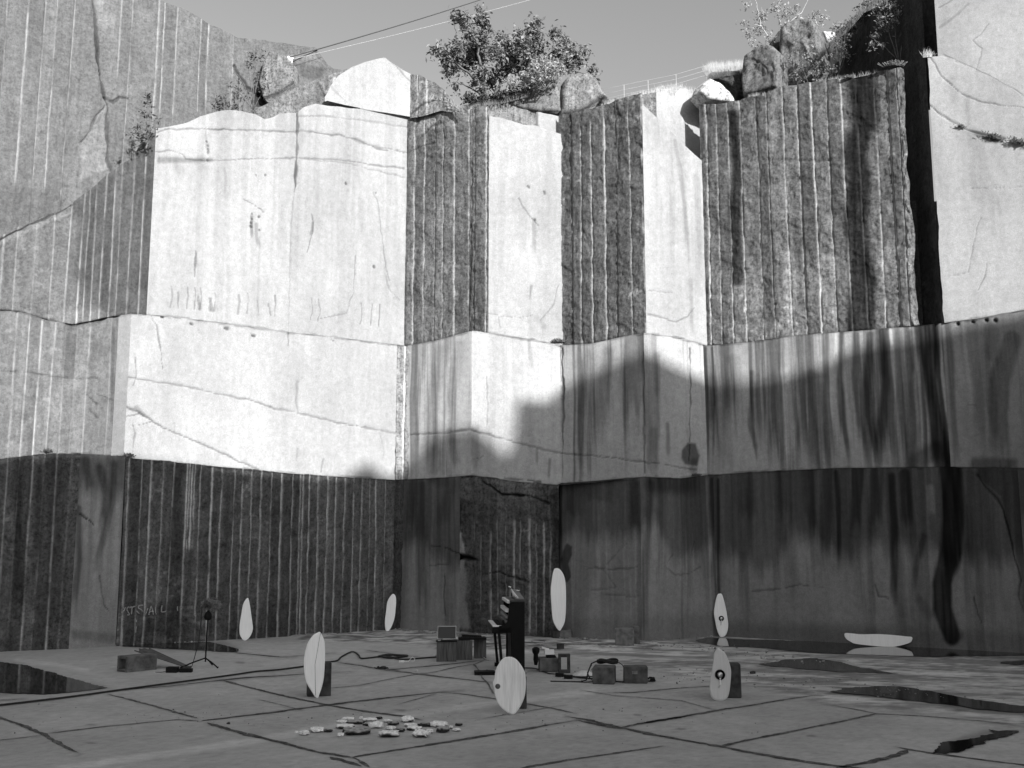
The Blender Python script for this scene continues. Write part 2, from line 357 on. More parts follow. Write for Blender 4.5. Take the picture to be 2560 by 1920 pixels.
def P(px, py, d): return W(px, py, d)[:2]
# plan of the three benches (corner pixel, distance)
T3 = dict(a=P(-220, 600, 22.9), b=P(378, 560, 25.6), c=P(1015, 560, 29.8), d=P(1222, 560, 28.7), e=P(1402, 560, 28.9), f=P(1611, 560, 27.55), g=P(1760, 560, 28.25), h=P(2285, 500, 25.75), i=P(2333, 500, 25.45), j=P(2860, 500, 24.3))
T2 = dict(a=P(-220, 970, 22.95), b1=P(287, 960, 25.3), b=P(319, 960, 25.2), c=P(990, 1030, 29.6), c2=P(1017, 1030, 29.6), d=P(1179, 1030, 28.55), e=P(1402, 1030, 28.75), f=P(1613, 1010, 27.4), g=P(1763, 1020, 28.1), h=P(2366, 990, 25.5), j=P(2860, 950, 23.6))
T1 = dict(a=P(-220, 1380, 22.7), b=P(185, 1400, 24.1), b2=P(300, 1400, 24.7), c=P(984, 1380, 29.2), c2=P(1006, 1380, 29.45), d=P(1150, 1400, 28.4), e=P(1398, 1400, 27.0), e2=P(1400, 1400, 27.25), f=P(1603, 1400, 25.9), g=P(1789, 1400, 27.4), j=P(2560, 1400, 23.0), k=P(2860, 1400, 21.9))
def wall_thing(label): return thing('quarry_wall', (0, 27, 0), label, 'quarry wall', 'benches of the quarry')

# ---- upper bench
UP = wall_thing('upper bench of the granite quarry wall, sunlit, with drilled and smooth white faces')
CRK = 'line'
# crack and stain marks of the big bright face
bright_feats = [
    (CRK, [(388, 332), (420, 323), (480, 322), (560, 324), (660, 327), (740, 330)], 4, 0.45),
    (CRK, [(742, 275), (744, 330), (742, 400), (738, 460), (735, 480)], 6, 0.25, 0.04),
    (CRK, [(388, 380), (430, 376), (455, 385), (465, 397), (500, 400), (600, 398), (680, 396), (740, 394), (800, 396), (880, 405), (960, 415), (1010, 420)], 4, 0.45),
    ('stain', [(400, 400), (430, 400), (470, 401), (540, 400)], 8, 0.55), (CRK, [(744, 326), (850, 338), (900, 352), (940, 372), (1020, 383)], 4, 0.5),
    (CRK, [(870, 345), (930, 365), (1020, 382)], 6, 0.6), (CRK, [(745, 288), (810, 290), (870, 296), (1020, 318)], 4, 0.6),
    (CRK, [(745, 395), (860, 408), (940, 425), (1010, 445)], 3, 0.65),
    (CRK, [(608, 497), (630, 507), (650, 520), (658, 530)], 3, 0.45), (CRK, [(778, 535), (786, 560), (778, 590), (772, 610), (768, 630)], 4, 0.35), (CRK, [(784, 558), (776, 585)], 7, 0.5),
    (CRK, [(490, 628), (491, 650), (486, 690)], 5, 0.5), (CRK, [(933, 480), (945, 510), (955, 600), (962, 660), (975, 700)], 3, 0.6), (CRK, [(735, 480), (726, 600), (724, 700), (722, 830)], 2.5, 0.72),
    (CRK, [(888, 640), (884, 730), (866, 782), (800, 796)], 2.5, 0.6), (CRK, [(966, 690), (972, 720), (1000, 750)], 4, 0.7),
    ('stain', [(900, 500), (902, 540), (905, 600)], 9, 0.85), ('stain', [(560, 420), (566, 450), (562, 490)], 5, 0.8),
    ('stain', [(640, 560), (641, 590), (645, 615)], 4, 0.6), ('stain', [(630, 540), (629, 580), (632, 600)], 3.5, 0.5),
    ('stain', [(440, 400), (450, 440)], 14, 0.82), ('stain', [(500, 402), (505, 430)], 20, 0.84), ('stain', [(410, 330), (414, 350)], 14, 0.85), ('stain', [(515, 328), (517, 380)], 4, 0.7)]
for x in (430, 446, 470, 490, 497, 505, 524, 527, 538, 598, 620, 646, 672, 690, 780, 800, 905, 930, 950):
    k = (x * 7) % 5
    bright_feats.append((CRK, [(x - 2, 712 + k * 8 + (x - 400) * 0.09), (x, 735 + (x - 400) * 0.09), (x + (k - 2) * 2, 765 + (x - 400) * 0.09)], 3 + k * 0.7, 0.55))
for x, y in ((517, 352), (518, 363), (518, 373), (519, 380), (518, 398), (629, 533), (630, 546), (628, 556), (627, 566), (646, 540), (647, 575), (640, 436), (664, 436), (865, 457), (940, 482), (935, 665)):
    bright_feats.append((CRK, [(x, y), (x + 1, y + 2)], 5.5, 0.25, 0.02))
facet('smooth_rock_face', UP, T3['b'], T3['c'], [(300, 320), (388, 322), (420, 318), (470, 306), (500, 292), (540, 280), (575, 274), (602, 276), (640, 286), (662, 298), (684, 292), (700, 283), (742, 283), (760, 268), (790, 258), (818, 264), (860, 268), (920, 276), (1025, 290), (1060, 290)], LEDGE2,
      'saw', 0.287, streak=0.14, feats=bright_feats, key='3bright', label='wide white sunlit sawn face with hairline cracks', topn=0.04, ext=(0, 0.15))
facet('drilled_rock_face', UP, T3['a'], T3['b'], [(-300, 700), (-100, 632), (0, 592), (50, 565), (100, 547), (140, 530), (170, 516), (215, 480), (262, 442), (300, 415), (330, 395), (352, 360), (388, 332), (420, 320)], LEDGE2,
      'drill', 0.099, [(10, None, None, .5), (42, None, None, .4), (89, None, None, .3), (133, None, None, .7), (175, None, None, 1.2), 205, 219, 236, 257, 281, 300, 327, 354], 591, feats=[('poly', [(165, 520), (390, 320), (392, 790), (260, 800), (220, 760), (180, 690), (200, 560)], 26, 0.62), (CRK, [(-10, 604), (60, 568), (110, 548), (150, 528), (178, 512)], 6, 0.3, 0.04), ('poly', [(-10, 606), (90, 562), (180, 530), (175, 540), (60, 590), (-10, 622)], 6, 1.25, 0.03), ('poly', [(110, 800), (150, 780), (250, 770), (270, 800), (190, 816)], 10, 1.25, 0.05)],
      label='darker drilled face with thin pale drill lines beside the white face', taper=(0, 0.05), relief=0.6, strips=0.12, even=0.6)
facet('drilled_rock_face', UP, T3['c'], T3['d'], [(990, 300), (1022, 292), (1045, 272), (1065, 258), (1110, 262), (1150, 276), (1172, 275), (1200, 268), (1250, 262)], LEDGE2, 'drill', 0.101,
      [1036, 1061, 1089, 1109, 1136, 1172, (1178, None, None, .3), 1188, 1217], 500, feats=[(CRK, [(1022, 382), (1050, 368), (1085, 355)], 5, 0.3), (CRK, [(1178, 420), (1178, 600), (1170, 830)], 7, 0.35, 0.02), ('poly', [(1015, 360), (1035, 320), (1060, 290), (1110, 280), (1180, 272), (1260, 262), (1225, 290), (1150, 320), (1080, 330), (1050, 345)], 8, 1.35, 0.04), (CRK, [(1050, 345), (1080, 318), (1105, 308)], 6, 0.35, 0.03)],
      label='narrow drilled face in grazing light with pale vertical drill lines', ext=(0.05, 0), taper=(0.16, 0.03))
facet('smooth_rock_face', UP, T3['d'], T3['e'], [(1200, 290), (1222, 290), (1250, 294), (1280, 303), (1310, 312), (1345, 316), (1380, 328), (1402, 336), (1420, 338)], LEDGE2, 'saw', 0.300, streak=0.10,
      feats=[(CRK, [(1295, 495), (1310, 520), (1330, 545), (1345, 565)], 3, 0.5), ('stain', [(1335, 550), (1336, 590), (1335, 640)], 5, 0.7), ('stain', [(1330, 715), (1326, 750)], 3, 0.6), (CRK, [(1222, 783), (1290, 795), (1330, 790)], 3, 0.6), (CRK, [(1350, 800), (1385, 760), (1395, 715)], 3, 0.6), ('stain', [(1340, 795), (1370, 830)], 8, 0.8), (CRK, [(1318, 466), (1321, 468)], 5, 0.3), (CRK, [(1361, 478), (1362, 483)], 5, 0.3), (CRK, [(1336, 548), (1337, 550)], 5, 0.3), (CRK, [(1244, 790), (1250, 820)], 3, 0.6)],
      label='tall white sunlit sawn face between two drilled faces', taper=(0.03, 0), ext=(0, 0.15))
facet('drilled_rock_face', UP, T3['e'], T3['f'], [(1380, 300), (1402, 288), (1450, 280), (1500, 266), (1560, 246), (1600, 234), (1615, 232), (1640, 225)], LEDGE2, 'drill', 0.101,
      [(1402, 335, None, .8), (1431, 328, None, 1), (1454, 320, None, 1), (1481, 308, None, 1), (1513, 297, None, 1), (1541, 284, None, 1), (1575, 278, None, 1), (1608, 270, None, 1)], 500,
      feats=[('poly', [(1395, 335), (1395, 280), (1500, 262), (1615, 225), (1615, 262), (1540, 285), (1440, 325)], 8, 1.1, 0.03), (CRK, [(1545, 350), (1547, 420)], 6, 0.35)], label='drilled face with weathered slanting top between two white faces', ext=(0.05, 0), taper=(0.16, 0.03))
facet('smooth_rock_face', UP, T3['f'], T3['g'], [(1600, 262), (1612, 266), (1650, 302), (1700, 352), (1757, 404), (1775, 420)], LEDGE2, 'saw', 0.300, streak=0.15,
      feats=[('stain', [(1740, 440), (1748, 560), (1752, 700)], 7, 0.8), ('stain', [(1690, 350), (1700, 420), (1712, 520), (1722, 680)], 5, 0.72), (CRK, [(1620, 785), (1690, 805), (1720, 790), (1735, 770)], 3, 0.6), ('stain', [(1725, 700), (1730, 840)], 5, 0.75), ('stain', [(1640, 300), (1648, 380)], 7, 0.85), (CRK, [(1620, 724), (1680, 732)], 3, 0.7)], label='white sunlit face with a slanting broken top', taper=(0.03, 0), ext=(0, 0.15))
g3 = [1770.6, 1797, 1824, 1856, 1898, 1926, 1968, 2004, 2040, 2080, 2116, 2154, 2200, 2234, 2259]
facet('drilled_rock_face', UP, T3['g'], T3['h'], [(1740, 262), (1757, 263), (1800, 260), (1850, 252), (1875, 240), (1905, 238), (1960, 216), (2000, 212), (2040, 203), (2100, 198), (2150, 196), (2170, 188), (2200, 178), (2240, 170), (2262, 168), (2278, 172), (2300, 178)], LEDGE2, 'drill', 0.107, g3, 500,
      feats=[('stain', [(2150, 205), (2162, 300), (2135, 380), (2150, 450), (2140, 560), (2160, 700), (2150, 830)], 31, 0.07, 0.4), ('stain', [(1832, 290), (1840, 420), (1838, 520), (1845, 700)], 15, 0.13), (CRK, [(2190, 215), (2230, 240), (2262, 262)], 4, 0.3), ('stain', [(1775, 270), (1772, 500)], 8, 0.6), (CRK, [(1890, 300), (1905, 330)], 4, 0.35), (CRK, [(2000, 270), (2020, 300)], 4, 0.35), ('stain', [(2000, 560), (2010, 860)], 14, 0.7), (CRK, [(1857, 400), (1900, 398), (2100, 402)], 2.5, 0.6), ('poly', [(1740, 640), (2290, 600), (2300, 860), (1740, 870)], 90, 1.35)],
      label='broad drilled face with many pale drill lines and a dark wet streak', ext=(0.05, 0.06), taper=(0.16, 0), strips=0.3, rag=(0, 0.26))
# cleft sides of the right block: deep shade painted in as near-black tone
blk = P(2052, 120, 32.0)
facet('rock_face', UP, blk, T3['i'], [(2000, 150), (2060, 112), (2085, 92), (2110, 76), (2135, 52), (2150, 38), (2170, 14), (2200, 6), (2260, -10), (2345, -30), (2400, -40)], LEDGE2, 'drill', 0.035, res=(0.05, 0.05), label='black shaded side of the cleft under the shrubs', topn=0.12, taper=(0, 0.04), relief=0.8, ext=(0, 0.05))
facet('rock_face', UP, blk, P(2343, 110, 26.15), [(2000, 150), (2060, 112), (2085, 92), (2110, 76), (2135, 52), (2150, 38), (2170, 14), (2200, 6), (2260, -10), (2345, -30), (2400, -40)], [(2000, 320), (2500, 250)], 'drill', 0.035, res=(0.05, 0.05), label='black shaded side above the cleft', topn=0.1, taper=(0, 0.04), relief=0.8)  # same near-black tone carries the shade above the cleft
right_feats = [(CRK, [(2312, 140), (2335, 160), (2350, 190), (2377, 211), (2395, 228), (2415, 240), (2449, 253), (2500, 262), (2600, 275)], 3.2, 0.45, 0.02), (CRK, [(2312, 262), (2345, 282), (2380, 302), (2410, 320), (2440, 332), (2480, 338), (2520, 345), (2560, 356), (2640, 372)], 3.2, 0.4, 0.03),
    ('poly', [(2425, 325), (2470, 332), (2520, 344), (2490, 360), (2470, 350), (2440, 340)], 4, 0.4), (CRK, [(2356, 137), (2420, 165), (2480, 190), (2560, 240)], 2.6, 0.65), (CRK, [(2440, 180), (2455, 120), (2430, 100), (2450, 85), (2470, 60)], 3, 0.7),
    ('stain', [(2420, 340), (2440, 420), (2460, 480), (2500, 560)], 30, 0.82), (CRK, [(2430, 470), (2490, 472), (2555, 466)], 2.5, 0.65), (CRK, [(2468, 660), (2462, 690), (2448, 724)], 3, 0.5), (CRK, [(2450, 545), (2432, 610), (2420, 680), (2370, 690)], 2.5, 0.7), ('stain', [(2418, 250), (2418, 310)], 9, 0.8), ('stain', [(2380, 200), (2390, 260)], 10, 0.88), ('poly', [(2440, 300), (2620, 300), (2620, 540), (2540, 560), (2480, 470)], 40, 0.92)]
facet('smooth_rock_face', UP, T3['i'], T3['j'], [(2290, 142), (2310, 140), (2330, 141), (2356, 138), (2390, 150), (2420, 166), (2480, 192), (2560, 242), (2800, 360)], LEDGE2, 'saw', 0.275, feats=right_feats, label='pale sunlit block face beside the black cleft', taper=(0, 0), rag=(0.16, 0))
facet('smooth_rock_face', UP, P(2343, 110, 26.2), P(2900, 110, 24.8), [(2000, -60), (2900, -60)], [(2300, 180), (2420, 190), (2480, 215), (2560, 265), (2900, 440)], 'saw', 0.275, feats=right_feats + [(CRK, [(2345, 20), (2400, -10)], 3, 0.6), (CRK, [(2350, 70), (2420, 10)], 6, 0.75)], label='upper pale block face at the top of the right wall', taper=(0, 0))
# back of the left side: the leaning upper wall, grey slope and the gable block
facet('drilled_rock_face', UP, P(-260, 300, 23.2), P(852, 180, 30.6), [(-400, -330), (0, -165), (380, -8), (400, 0), (440, 16), (480, 35), (520, 58), (560, 78), (600, 93), (622, 97), (660, 99), (700, 106), (740, 113), (790, 119), (806, 140), (820, 160), (835, 172), (860, 176)], [(-400, 760), (0, 640), (200, 530), (400, 400), (900, 360)], 'drill', 0.115,
      [(2, None, 330), (53, None, 455), (95, None, 450), (127, None, 472), (170, None, 490), (291, None, 185), (317, None, 420), (386, None, 330), (401, None, 285), (435, None, 315), (494, None, 290), (515, None, 290), (578, None, 270)], 253, gtone=2.3,
      feats=[(CRK, [(232, 0), (240, 60), (244, 130), (252, 200), (262, 245), (270, 262), (268, 330), (272, 400), (278, 425)], 7, 0.3, 0.06), (CRK, [(262, 245), (285, 255), (300, 243), (320, 246)], 7, 0.35, 0.06), (CRK, [(262, 262), (240, 290), (225, 325), (205, 355)], 6, 0.45, 0.04), ('poly', [(262, 262), (272, 420), (200, 450), (205, 360), (235, 300)], 6, 1.35, 0.0), ('poly', [(236, 0), (290, 0), (285, 60), (262, 70), (245, 50)], 6, 1.35),
             ('poly', [(-10, 455), (60, 470), (140, 480), (170, 510), (120, 545), (-10, 590)], 14, 0.8), (CRK, [(85, 100), (150, 165), (200, 200)], 4, 0.8), ('poly', [(690, 128), (740, 140), (760, 215), (700, 230), (650, 240), (655, 150)], 8, 1.15), ('poly', [(780, 130), (815, 165), (800, 150), (720, 140)], 5, 1.3), ('poly', [(720, 150), (820, 172), (790, 200), (740, 190)], 5, 0.7), (CRK, [(585, 165), (620, 220), (660, 240)], 8, 0.25, 0.08), ('poly', [(640, 215), (690, 245), (655, 268), (630, 258)], 5, 0.25, -0.1), (CRK, [(660, 160), (682, 130)], 4, 0.3), (CRK, [(792, 203), (812, 240)], 4, 0.2)],
      label='upper grey drilled wall with long pale drill lines and a jagged crack', strips=0.06, taper=(0, 0), relief=0.55, even=0.5)
facet('rock_face', UP, P(540, 290, 27.6), P(900, 230, 29.6), [(500, 330), (560, 312), (600, 290), (640, 272), (690, 248), (730, 226), (780, 202), (820, 188), (850, 176), (900, 170)], [(500, 330), (600, 310), (700, 320), (900, 320)], 'drill', 0.141, label='grey weathered slope above the white face', taper=(0, 0), res=(0.04, 0.04), feats=[(CRK, [(795, 205), (815, 245)], 5, 0.25)])
gA, gB = P(812, 230, 28.3), P(1026, 230, 29.7)
facet('smooth_rock_face', UP, gA, gB, [(800, 258), (816, 236), (826, 215), (845, 190), (880, 168), (915, 154), (945, 146), (962, 144), (985, 160), (1010, 176), (1028, 186)], [(800, 258), (818, 252), (860, 262), (920, 274), (1028, 292)], 'saw', 0.300, streak=0.1, feats=[(CRK, [(826, 216), (850, 240), (868, 258)], 4, 0.7), (CRK, [(968, 145), (1000, 175), (1026, 205)], 3, 0.6)], label='white gable shaped block on top of the wide white face', taper=(0, 0.03), topn=0.03)
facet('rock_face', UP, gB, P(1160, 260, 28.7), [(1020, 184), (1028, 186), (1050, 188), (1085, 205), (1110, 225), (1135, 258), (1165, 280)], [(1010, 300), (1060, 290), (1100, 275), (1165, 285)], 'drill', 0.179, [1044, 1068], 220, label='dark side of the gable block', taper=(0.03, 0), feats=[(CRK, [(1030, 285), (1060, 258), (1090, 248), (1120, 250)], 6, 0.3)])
facet('smooth_rock_face', UP, P(1642, 300, 28.4), P(1762, 330, 29.1), [(1630, 224), (1645, 224), (1680, 222), (1716, 221), (1735, 232), (1757, 256), (1775, 270)], [(1600, 290), (1650, 330), (1700, 380), (1775, 440)], 'saw', 0.294, feats=[('stain', [(1710, 230), (1704, 330)], 3, 1.15)], label='pale set back block face above the slanting top', taper=(0, 0))
facet('rock_face', UP, P(1340, 320, 28.9), P(1404, 330, 29.1), [(1330, 282), (1345, 280), (1370, 284), (1404, 292)], [(1330, 318), (1404, 340)], 'saw', 0.281, res=(0.04, 0.04), label='small pale block on the tall white face', taper=(0, 0), feats=[('poly', [(1320, 270), (1342, 270), (1348, 320), (1320, 320)], 2, 0.35)])
facet('rock_face', UP, P(1140, 270, 29.2), P(1660, 250, 30.2), [(1120, 290), (1150, 281), (1185, 262), (1240, 258), (1285, 244), (1318, 222), (1345, 192), (1372, 170), (1394, 166), (1404, 205), (1440, 196), (1468, 200), (1492, 216), (1524, 250), (1590, 236), (1640, 225), (1660, 222)], [(1100, 320), (1660, 320)], 'drill', 0.159, res=(0.04, 0.04), label='grey weathered rock at the quarry rim under the tree', taper=(0, 0), topn=0.1)

# ---- middle bench
MID = wall_thing('middle bench of the granite quarry wall, half in sun with stain streaks')
facet('drilled_rock_face', MID, T2['a'], T2['b1'], LEDGE2, LEDGE1, 'drill', 0.127, [29, 61, 94, (127, None, None, .9), (157, None, None, .4), (183, None, None, .25), (216, None, None, .6), (271, None, None, .5)], 976, gtone=2.3,
      feats=[(CRK, [(0, 924), (60, 930), (150, 945), (200, 948), (300, 942)], 3, 0.55), ('poly', [(160, 805), (192, 812), (184, 945), (158, 945)], 4, 0.68), (CRK, [(218, 985), (242, 1010)], 5, 0.35), (CRK, [(220, 1020), (244, 1045)], 5, 0.35), ('stain', [(282, 820), (278, 940), (282, 1010), (276, 1110)], 6, 0.6), (CRK, [(242, 985), (285, 1000)], 3, 0.6), ('poly', [(100, 790), (260, 790), (250, 812), (190, 818)], 6, 0.7)],
      label='left drilled face with broad pale drill lines', taper=(0, 0.05), relief=0.5, strips=0.12, even=0.6)
facet('smooth_rock_face', MID, T2['b1'], T2['b'], LEDGE2, LEDGE1, 'saw', 0.256, label='thin grey corner strip of the middle bench', taper=(0, 0))
mid_feats = [(CRK, [(320, 942), (360, 948), (400, 955), (470, 967), (540, 985), (600, 996), (655, 1008), (690, 1022), (740, 1030), (800, 1046), (900, 1068), (990, 1083)], 5, 0.5, 0.02), (CRK, [(310, 1012), (345, 1030), (375, 1050), (430, 1080), (480, 1100), (540, 1125), (590, 1150), (645, 1175)], 5, 0.45, 0.02),
    (CRK, [(316, 1041), (350, 1036)], 3, 0.55), (CRK, [(330, 1065), (360, 1060), (378, 1054)], 3, 0.55), (CRK, [(330, 1058), (338, 1085), (333, 1130)], 4, 0.6), (CRK, [(340, 1018), (360, 1040)], 7, 0.7), (CRK, [(376, 785), (392, 812), (397, 850), (405, 900), (409, 920)], 4.5, 0.5), (CRK, [(338, 892), (340, 940), (333, 965)], 3, 0.55),
    (CRK, [(743, 955), (741, 1000), (744, 1030)], 5, 0.65), (CRK, [(720, 760), (722, 830), (720, 865)], 3, 0.5), (CRK, [(438, 1055), (436, 1080)], 4, 0.75), (CRK, [(745, 1122), (742, 1150)], 5, 0.7), (CRK, [(808, 1148), (802, 1180)], 5, 0.65), (CRK, [(950, 1090), (960, 1120), (955, 1150)], 3, 0.8)]
for x, y in ((358, 783), (404, 790), (477, 808), (563, 820), (630, 838), (828, 849)): mid_feats.append((CRK, [(x, y), (x + 5, y + 2)], 6, 0.12, 0.05))
facet('smooth_rock_face', MID, T2['b'], T2['c'], LEDGE2, LEDGE1, 'saw', 0.294, feats=mid_feats, key='2bright', label='wide white sunlit face crossed by two long cracks', taper=(0.03, 0.03), streak=0.05)
facet('rock_face', MID, T2['c'], T2['c2'], LEDGE2, LEDGE1, 'drill', 0.192, [(1010, None, None, 1)], 1030, label='thin rough corner strip of the middle bench', taper=(0.02, 0.02), res=(0.02, 0.036), ext=(0, 0.1))
long_crack = [(985, 1083), (1015, 1088), (1060, 1086), (1120, 1084), (1150, 1076), (1178, 1074), (1200, 1080), (1240, 1092), (1290, 1105), (1340, 1118), (1402, 1133), (1440, 1136), (1520, 1144), (1600, 1155), (1640, 1158), (1690, 1166), (1740, 1175)]
facet('streaked_rock_face', MID, T2['c2'], T2['d'], LEDGE2, LEDGE1, 'saw', 0.352, streak=0.62, feats=[(CRK, long_crack, 4, 0.45, 0.02), ('stain', [(1100, 870), (1080, 1000), (1070, 1180)], 18, 0.7), ('stain', [(1150, 860), (1120, 1060)], 12, 0.75), ('stain', [(1085, 1130), (1085, 1190)], 16, 0.6), ('stain', [(1125, 1080), (1145, 1180)], 8, 0.6)], key='2c', label='grey face of fine vertical stain streaks', taper=(0, 0.03), ext=(0.1, 0))
facet('smooth_rock_face', MID, T2['d'], T2['e'], LEDGE2, LEDGE1, 'saw', 0.358, streak=0.12, feats=[(CRK, long_crack, 4.5, 0.4, 0.02), (CRK, [(1217, 940), (1220, 1000), (1220, 1060)], 3, 0.6), ('stain', [(1322, 850), (1328, 920)], 4, 0.7), ('stain', [(1182, 1080), (1190, 1180)], 14, 0.6), ('stain', [(1340, 1125), (1340, 1160)], 5, 0.6), ('stain', [(1375, 1150), (1370, 1200)], 6, 0.55), (CRK, [(1182, 1148), (1200, 1145), (1208, 1138)], 3, 0.5), (CRK, [(1260, 1195), (1350, 1203)], 4, 0.3)], key='2d', label='white face half covered by the shadow of the far rim', taper=(0.03, 0), ext=(0, 0.12))
facet('streaked_rock_face', MID, T2['e'], T2['f'], LEDGE2, LEDGE1, 'saw', 0.345, streak=0.66, feats=[(CRK, long_crack, 4, 0.4, 0.02), (CRK, [(1405, 870), (1407, 1040), (1403, 1200)], 5, 0.2, 0.04), ('stain', [(1590, 850), (1580, 960), (1590, 1060)], 26, 0.5), ('stain', [(1520, 880), (1505, 1000), (1500, 1100)], 14, 0.55), ('stain', [(1470, 900), (1460, 1060)], 20, 0.7), (CRK, [(1608, 880), (1612, 1180)], 4, 0.4, 0.02)], key='2e', label='streaked face with its lower half in shadow', taper=(0, 0.03), ext=(0.1, 0))
facet('smooth_rock_face', MID, T2['f'], T2['g'], LEDGE2, LEDGE1, 'saw', 0.333, streak=0.45, feats=[(CRK, long_crack, 4, 0.4, 0.02), (CRK, [(1725, 870), (1727, 1000), (1725, 1105)], 4, 0.3, 0.02), ('poly', [(1705, 1125), (1720, 1106), (1740, 1108), (1750, 1140), (1742, 1165), (1712, 1160), (1702, 1145)], 4, 0.28), (CRK, [(1726, 1110), (1722, 1150)], 4, 0.3), ('stain', [(1735, 1155), (1730, 1190)], 10, 0.5), ('stain', [(1640, 890), (1645, 1000)], 9, 0.6), ('stain', [(1668, 1060), (1672, 1150)], 4, 0.55), ('stain', [(1635, 1080), (1630, 1180)], 12, 0.65)], key='2f', label='face with a round dark patch under a drip line', taper=(0.03, 0), ext=(0, 0.12))
st2 = [('stain', [(1765, 870), (1768, 1000), (1770, 1185)], 5, 0.25), ('stain', [(1782, 870), (1785, 1000), (1786, 1185)], 3, 0.4), ('stain', [(2105, 830), (2100, 950), (2108, 1060), (2125, 1165)], 7, 0.2), ('stain', [(2140, 835), (2140, 940), (2150, 1050), (2165, 1160)], 8, 0.28), ('stain', [(2175, 835), (2168, 960), (2172, 1040), (2195, 1150)], 9, 0.18), ('stain', [(2205, 830), (2215, 950), (2205, 1060), (2200, 1150)], 12, 0.18), ('stain', [(2245, 830), (2250, 950), (2262, 1165)], 9, 0.4), ('stain', [(2275, 830), (2285, 950)], 6, 0.45),
       ('stain', [(2315, 810), (2325, 950), (2345, 1080), (2360, 1170)], 24, 0.07, 0.35), ('stain', [(2340, 815), (2346, 940), (2362, 1060), (2372, 1165)], 8, 0.12), ('stain', [(2030, 940), (2040, 1000), (2060, 1160)], 14, 0.55), ('stain', [(2065, 900), (2068, 1000), (2082, 1160)], 12, 1.35), ('stain', [(1880, 930), (1876, 1060), (1900, 1170)], 5, 0.4), ('stain', [(1830, 900), (1832, 1040)], 16, 0.65), ('stain', [(1960, 930), (1955, 1050), (1970, 1170)], 8, 1.3), ('stain', [(2290, 1160), (2340, 1120), (2360, 1165)], 22, 0.35), ('stain', [(1800, 1000), (1815, 1180)], 22, 0.7), ('stain', [(2090, 835), (2088, 900)], 4, 1.6), ('stain', [(2225, 825), (2230, 870)], 4, 1.8)]
facet('streaked_rock_face', MID, T2['g'], T2['h'], LEDGE2, LEDGE1, 'saw', 0.306, streak=0.72, feats=st2, key='2g', label='long face with wavy black seepage streaks', taper=(0, 0), ext=(0.1, 0))
facet('smooth_rock_face', MID, T2['h'], T2['j'], LEDGE2, LEDGE1, 'saw', 0.218, streak=0.4, feats=[('stain', [(2370, 810), (2380, 1000), (2395, 1170)], 8, 0.5), ('stain', [(2480, 820), (2480, 920)], 16, 0.55), ('stain', [(2530, 850), (2500, 950), (2495, 1040), (2510, 1165)], 24, 0.45, 0.3), ('stain', [(2420, 840), (2418, 1000)], 30, 1.15), ('stain', [(2440, 1160), (2560, 1160)], 16, 0.35), (CRK, [(2420, 1012), (2440, 1014)], 4, 0.6)] + [(CRK, [(x, y), (x + 3, y + 1)], 6, 0.12, 0.05) for x, y in ((2392, 809), (2430, 804), (2464, 800), (2486, 799))], key='2h', label='grey face with one broad dark bent stain', taper=(0, 0))

# ---- lower bench
LOW = wall_thing('lower bench of the granite quarry wall, dark and damp, in shadow behind the boards')
tri = [(1105, 1180), (1135, 1195), (1150, 1300), (1165, 1390), (1115, 1372), (1085, 1350)]
g1l = [10, (40, None, None, .3), 75, (100, None, None, .4), (136, None, None, .8), (168, None, None, .3)]
facet('drilled_rock_face', LOW, T1['a'], T1['b'], LEDGE1, -0.15, 'drill', 0.078, g1l, 1300, gtone=5.0, feats=[('stain', [(45, 1160), (45, 1560)], 9, 0.5), ('stain', [(95, 1170), (92, 1420)], 10, 0.5), ('stain', [(150, 1160), (150, 1330), (145, 1590)], 24, 0.6)], label='left dark drilled face with pale drill lines', taper=(0, 0), wet=0.15)
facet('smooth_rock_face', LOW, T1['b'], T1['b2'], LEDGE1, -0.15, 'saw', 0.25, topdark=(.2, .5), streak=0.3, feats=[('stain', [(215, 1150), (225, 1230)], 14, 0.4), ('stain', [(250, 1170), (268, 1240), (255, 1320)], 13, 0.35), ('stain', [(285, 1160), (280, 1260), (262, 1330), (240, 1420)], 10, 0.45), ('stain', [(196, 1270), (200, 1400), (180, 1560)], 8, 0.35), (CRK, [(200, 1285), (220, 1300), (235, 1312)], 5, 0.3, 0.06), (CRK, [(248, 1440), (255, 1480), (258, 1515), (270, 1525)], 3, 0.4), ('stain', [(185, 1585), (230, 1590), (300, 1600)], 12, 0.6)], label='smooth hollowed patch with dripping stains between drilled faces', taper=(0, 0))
g1m = [311, 343, 368, (396, None, None, .8), 422, (456, None, None, .9), (463, None, 1372, 1.2), (470, None, 1372, 1.2), (478, None, 1372, 1.2), 495, 523, 545, 578, 600, 625, 648, 673, 698, 725, (745, None, None, .7), 753, 770, 792, 814, 834, 856, 878, 898, 919, 938, 961]
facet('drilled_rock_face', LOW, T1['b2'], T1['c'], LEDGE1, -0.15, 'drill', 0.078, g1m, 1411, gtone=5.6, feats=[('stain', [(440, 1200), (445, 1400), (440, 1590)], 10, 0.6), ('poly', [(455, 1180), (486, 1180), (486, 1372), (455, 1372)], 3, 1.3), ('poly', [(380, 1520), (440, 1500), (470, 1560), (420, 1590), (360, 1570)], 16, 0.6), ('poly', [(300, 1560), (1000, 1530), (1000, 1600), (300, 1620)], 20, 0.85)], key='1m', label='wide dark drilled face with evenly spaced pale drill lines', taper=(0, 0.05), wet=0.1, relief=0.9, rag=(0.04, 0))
facet('rock_face', LOW, T1['c'], T1['c2'], LEDGE1, -0.15, 'drill', 0.06, res=(0.03, 0.05), label='black corner strip between two faces', taper=(0, 0), ext=(0, 0.15))
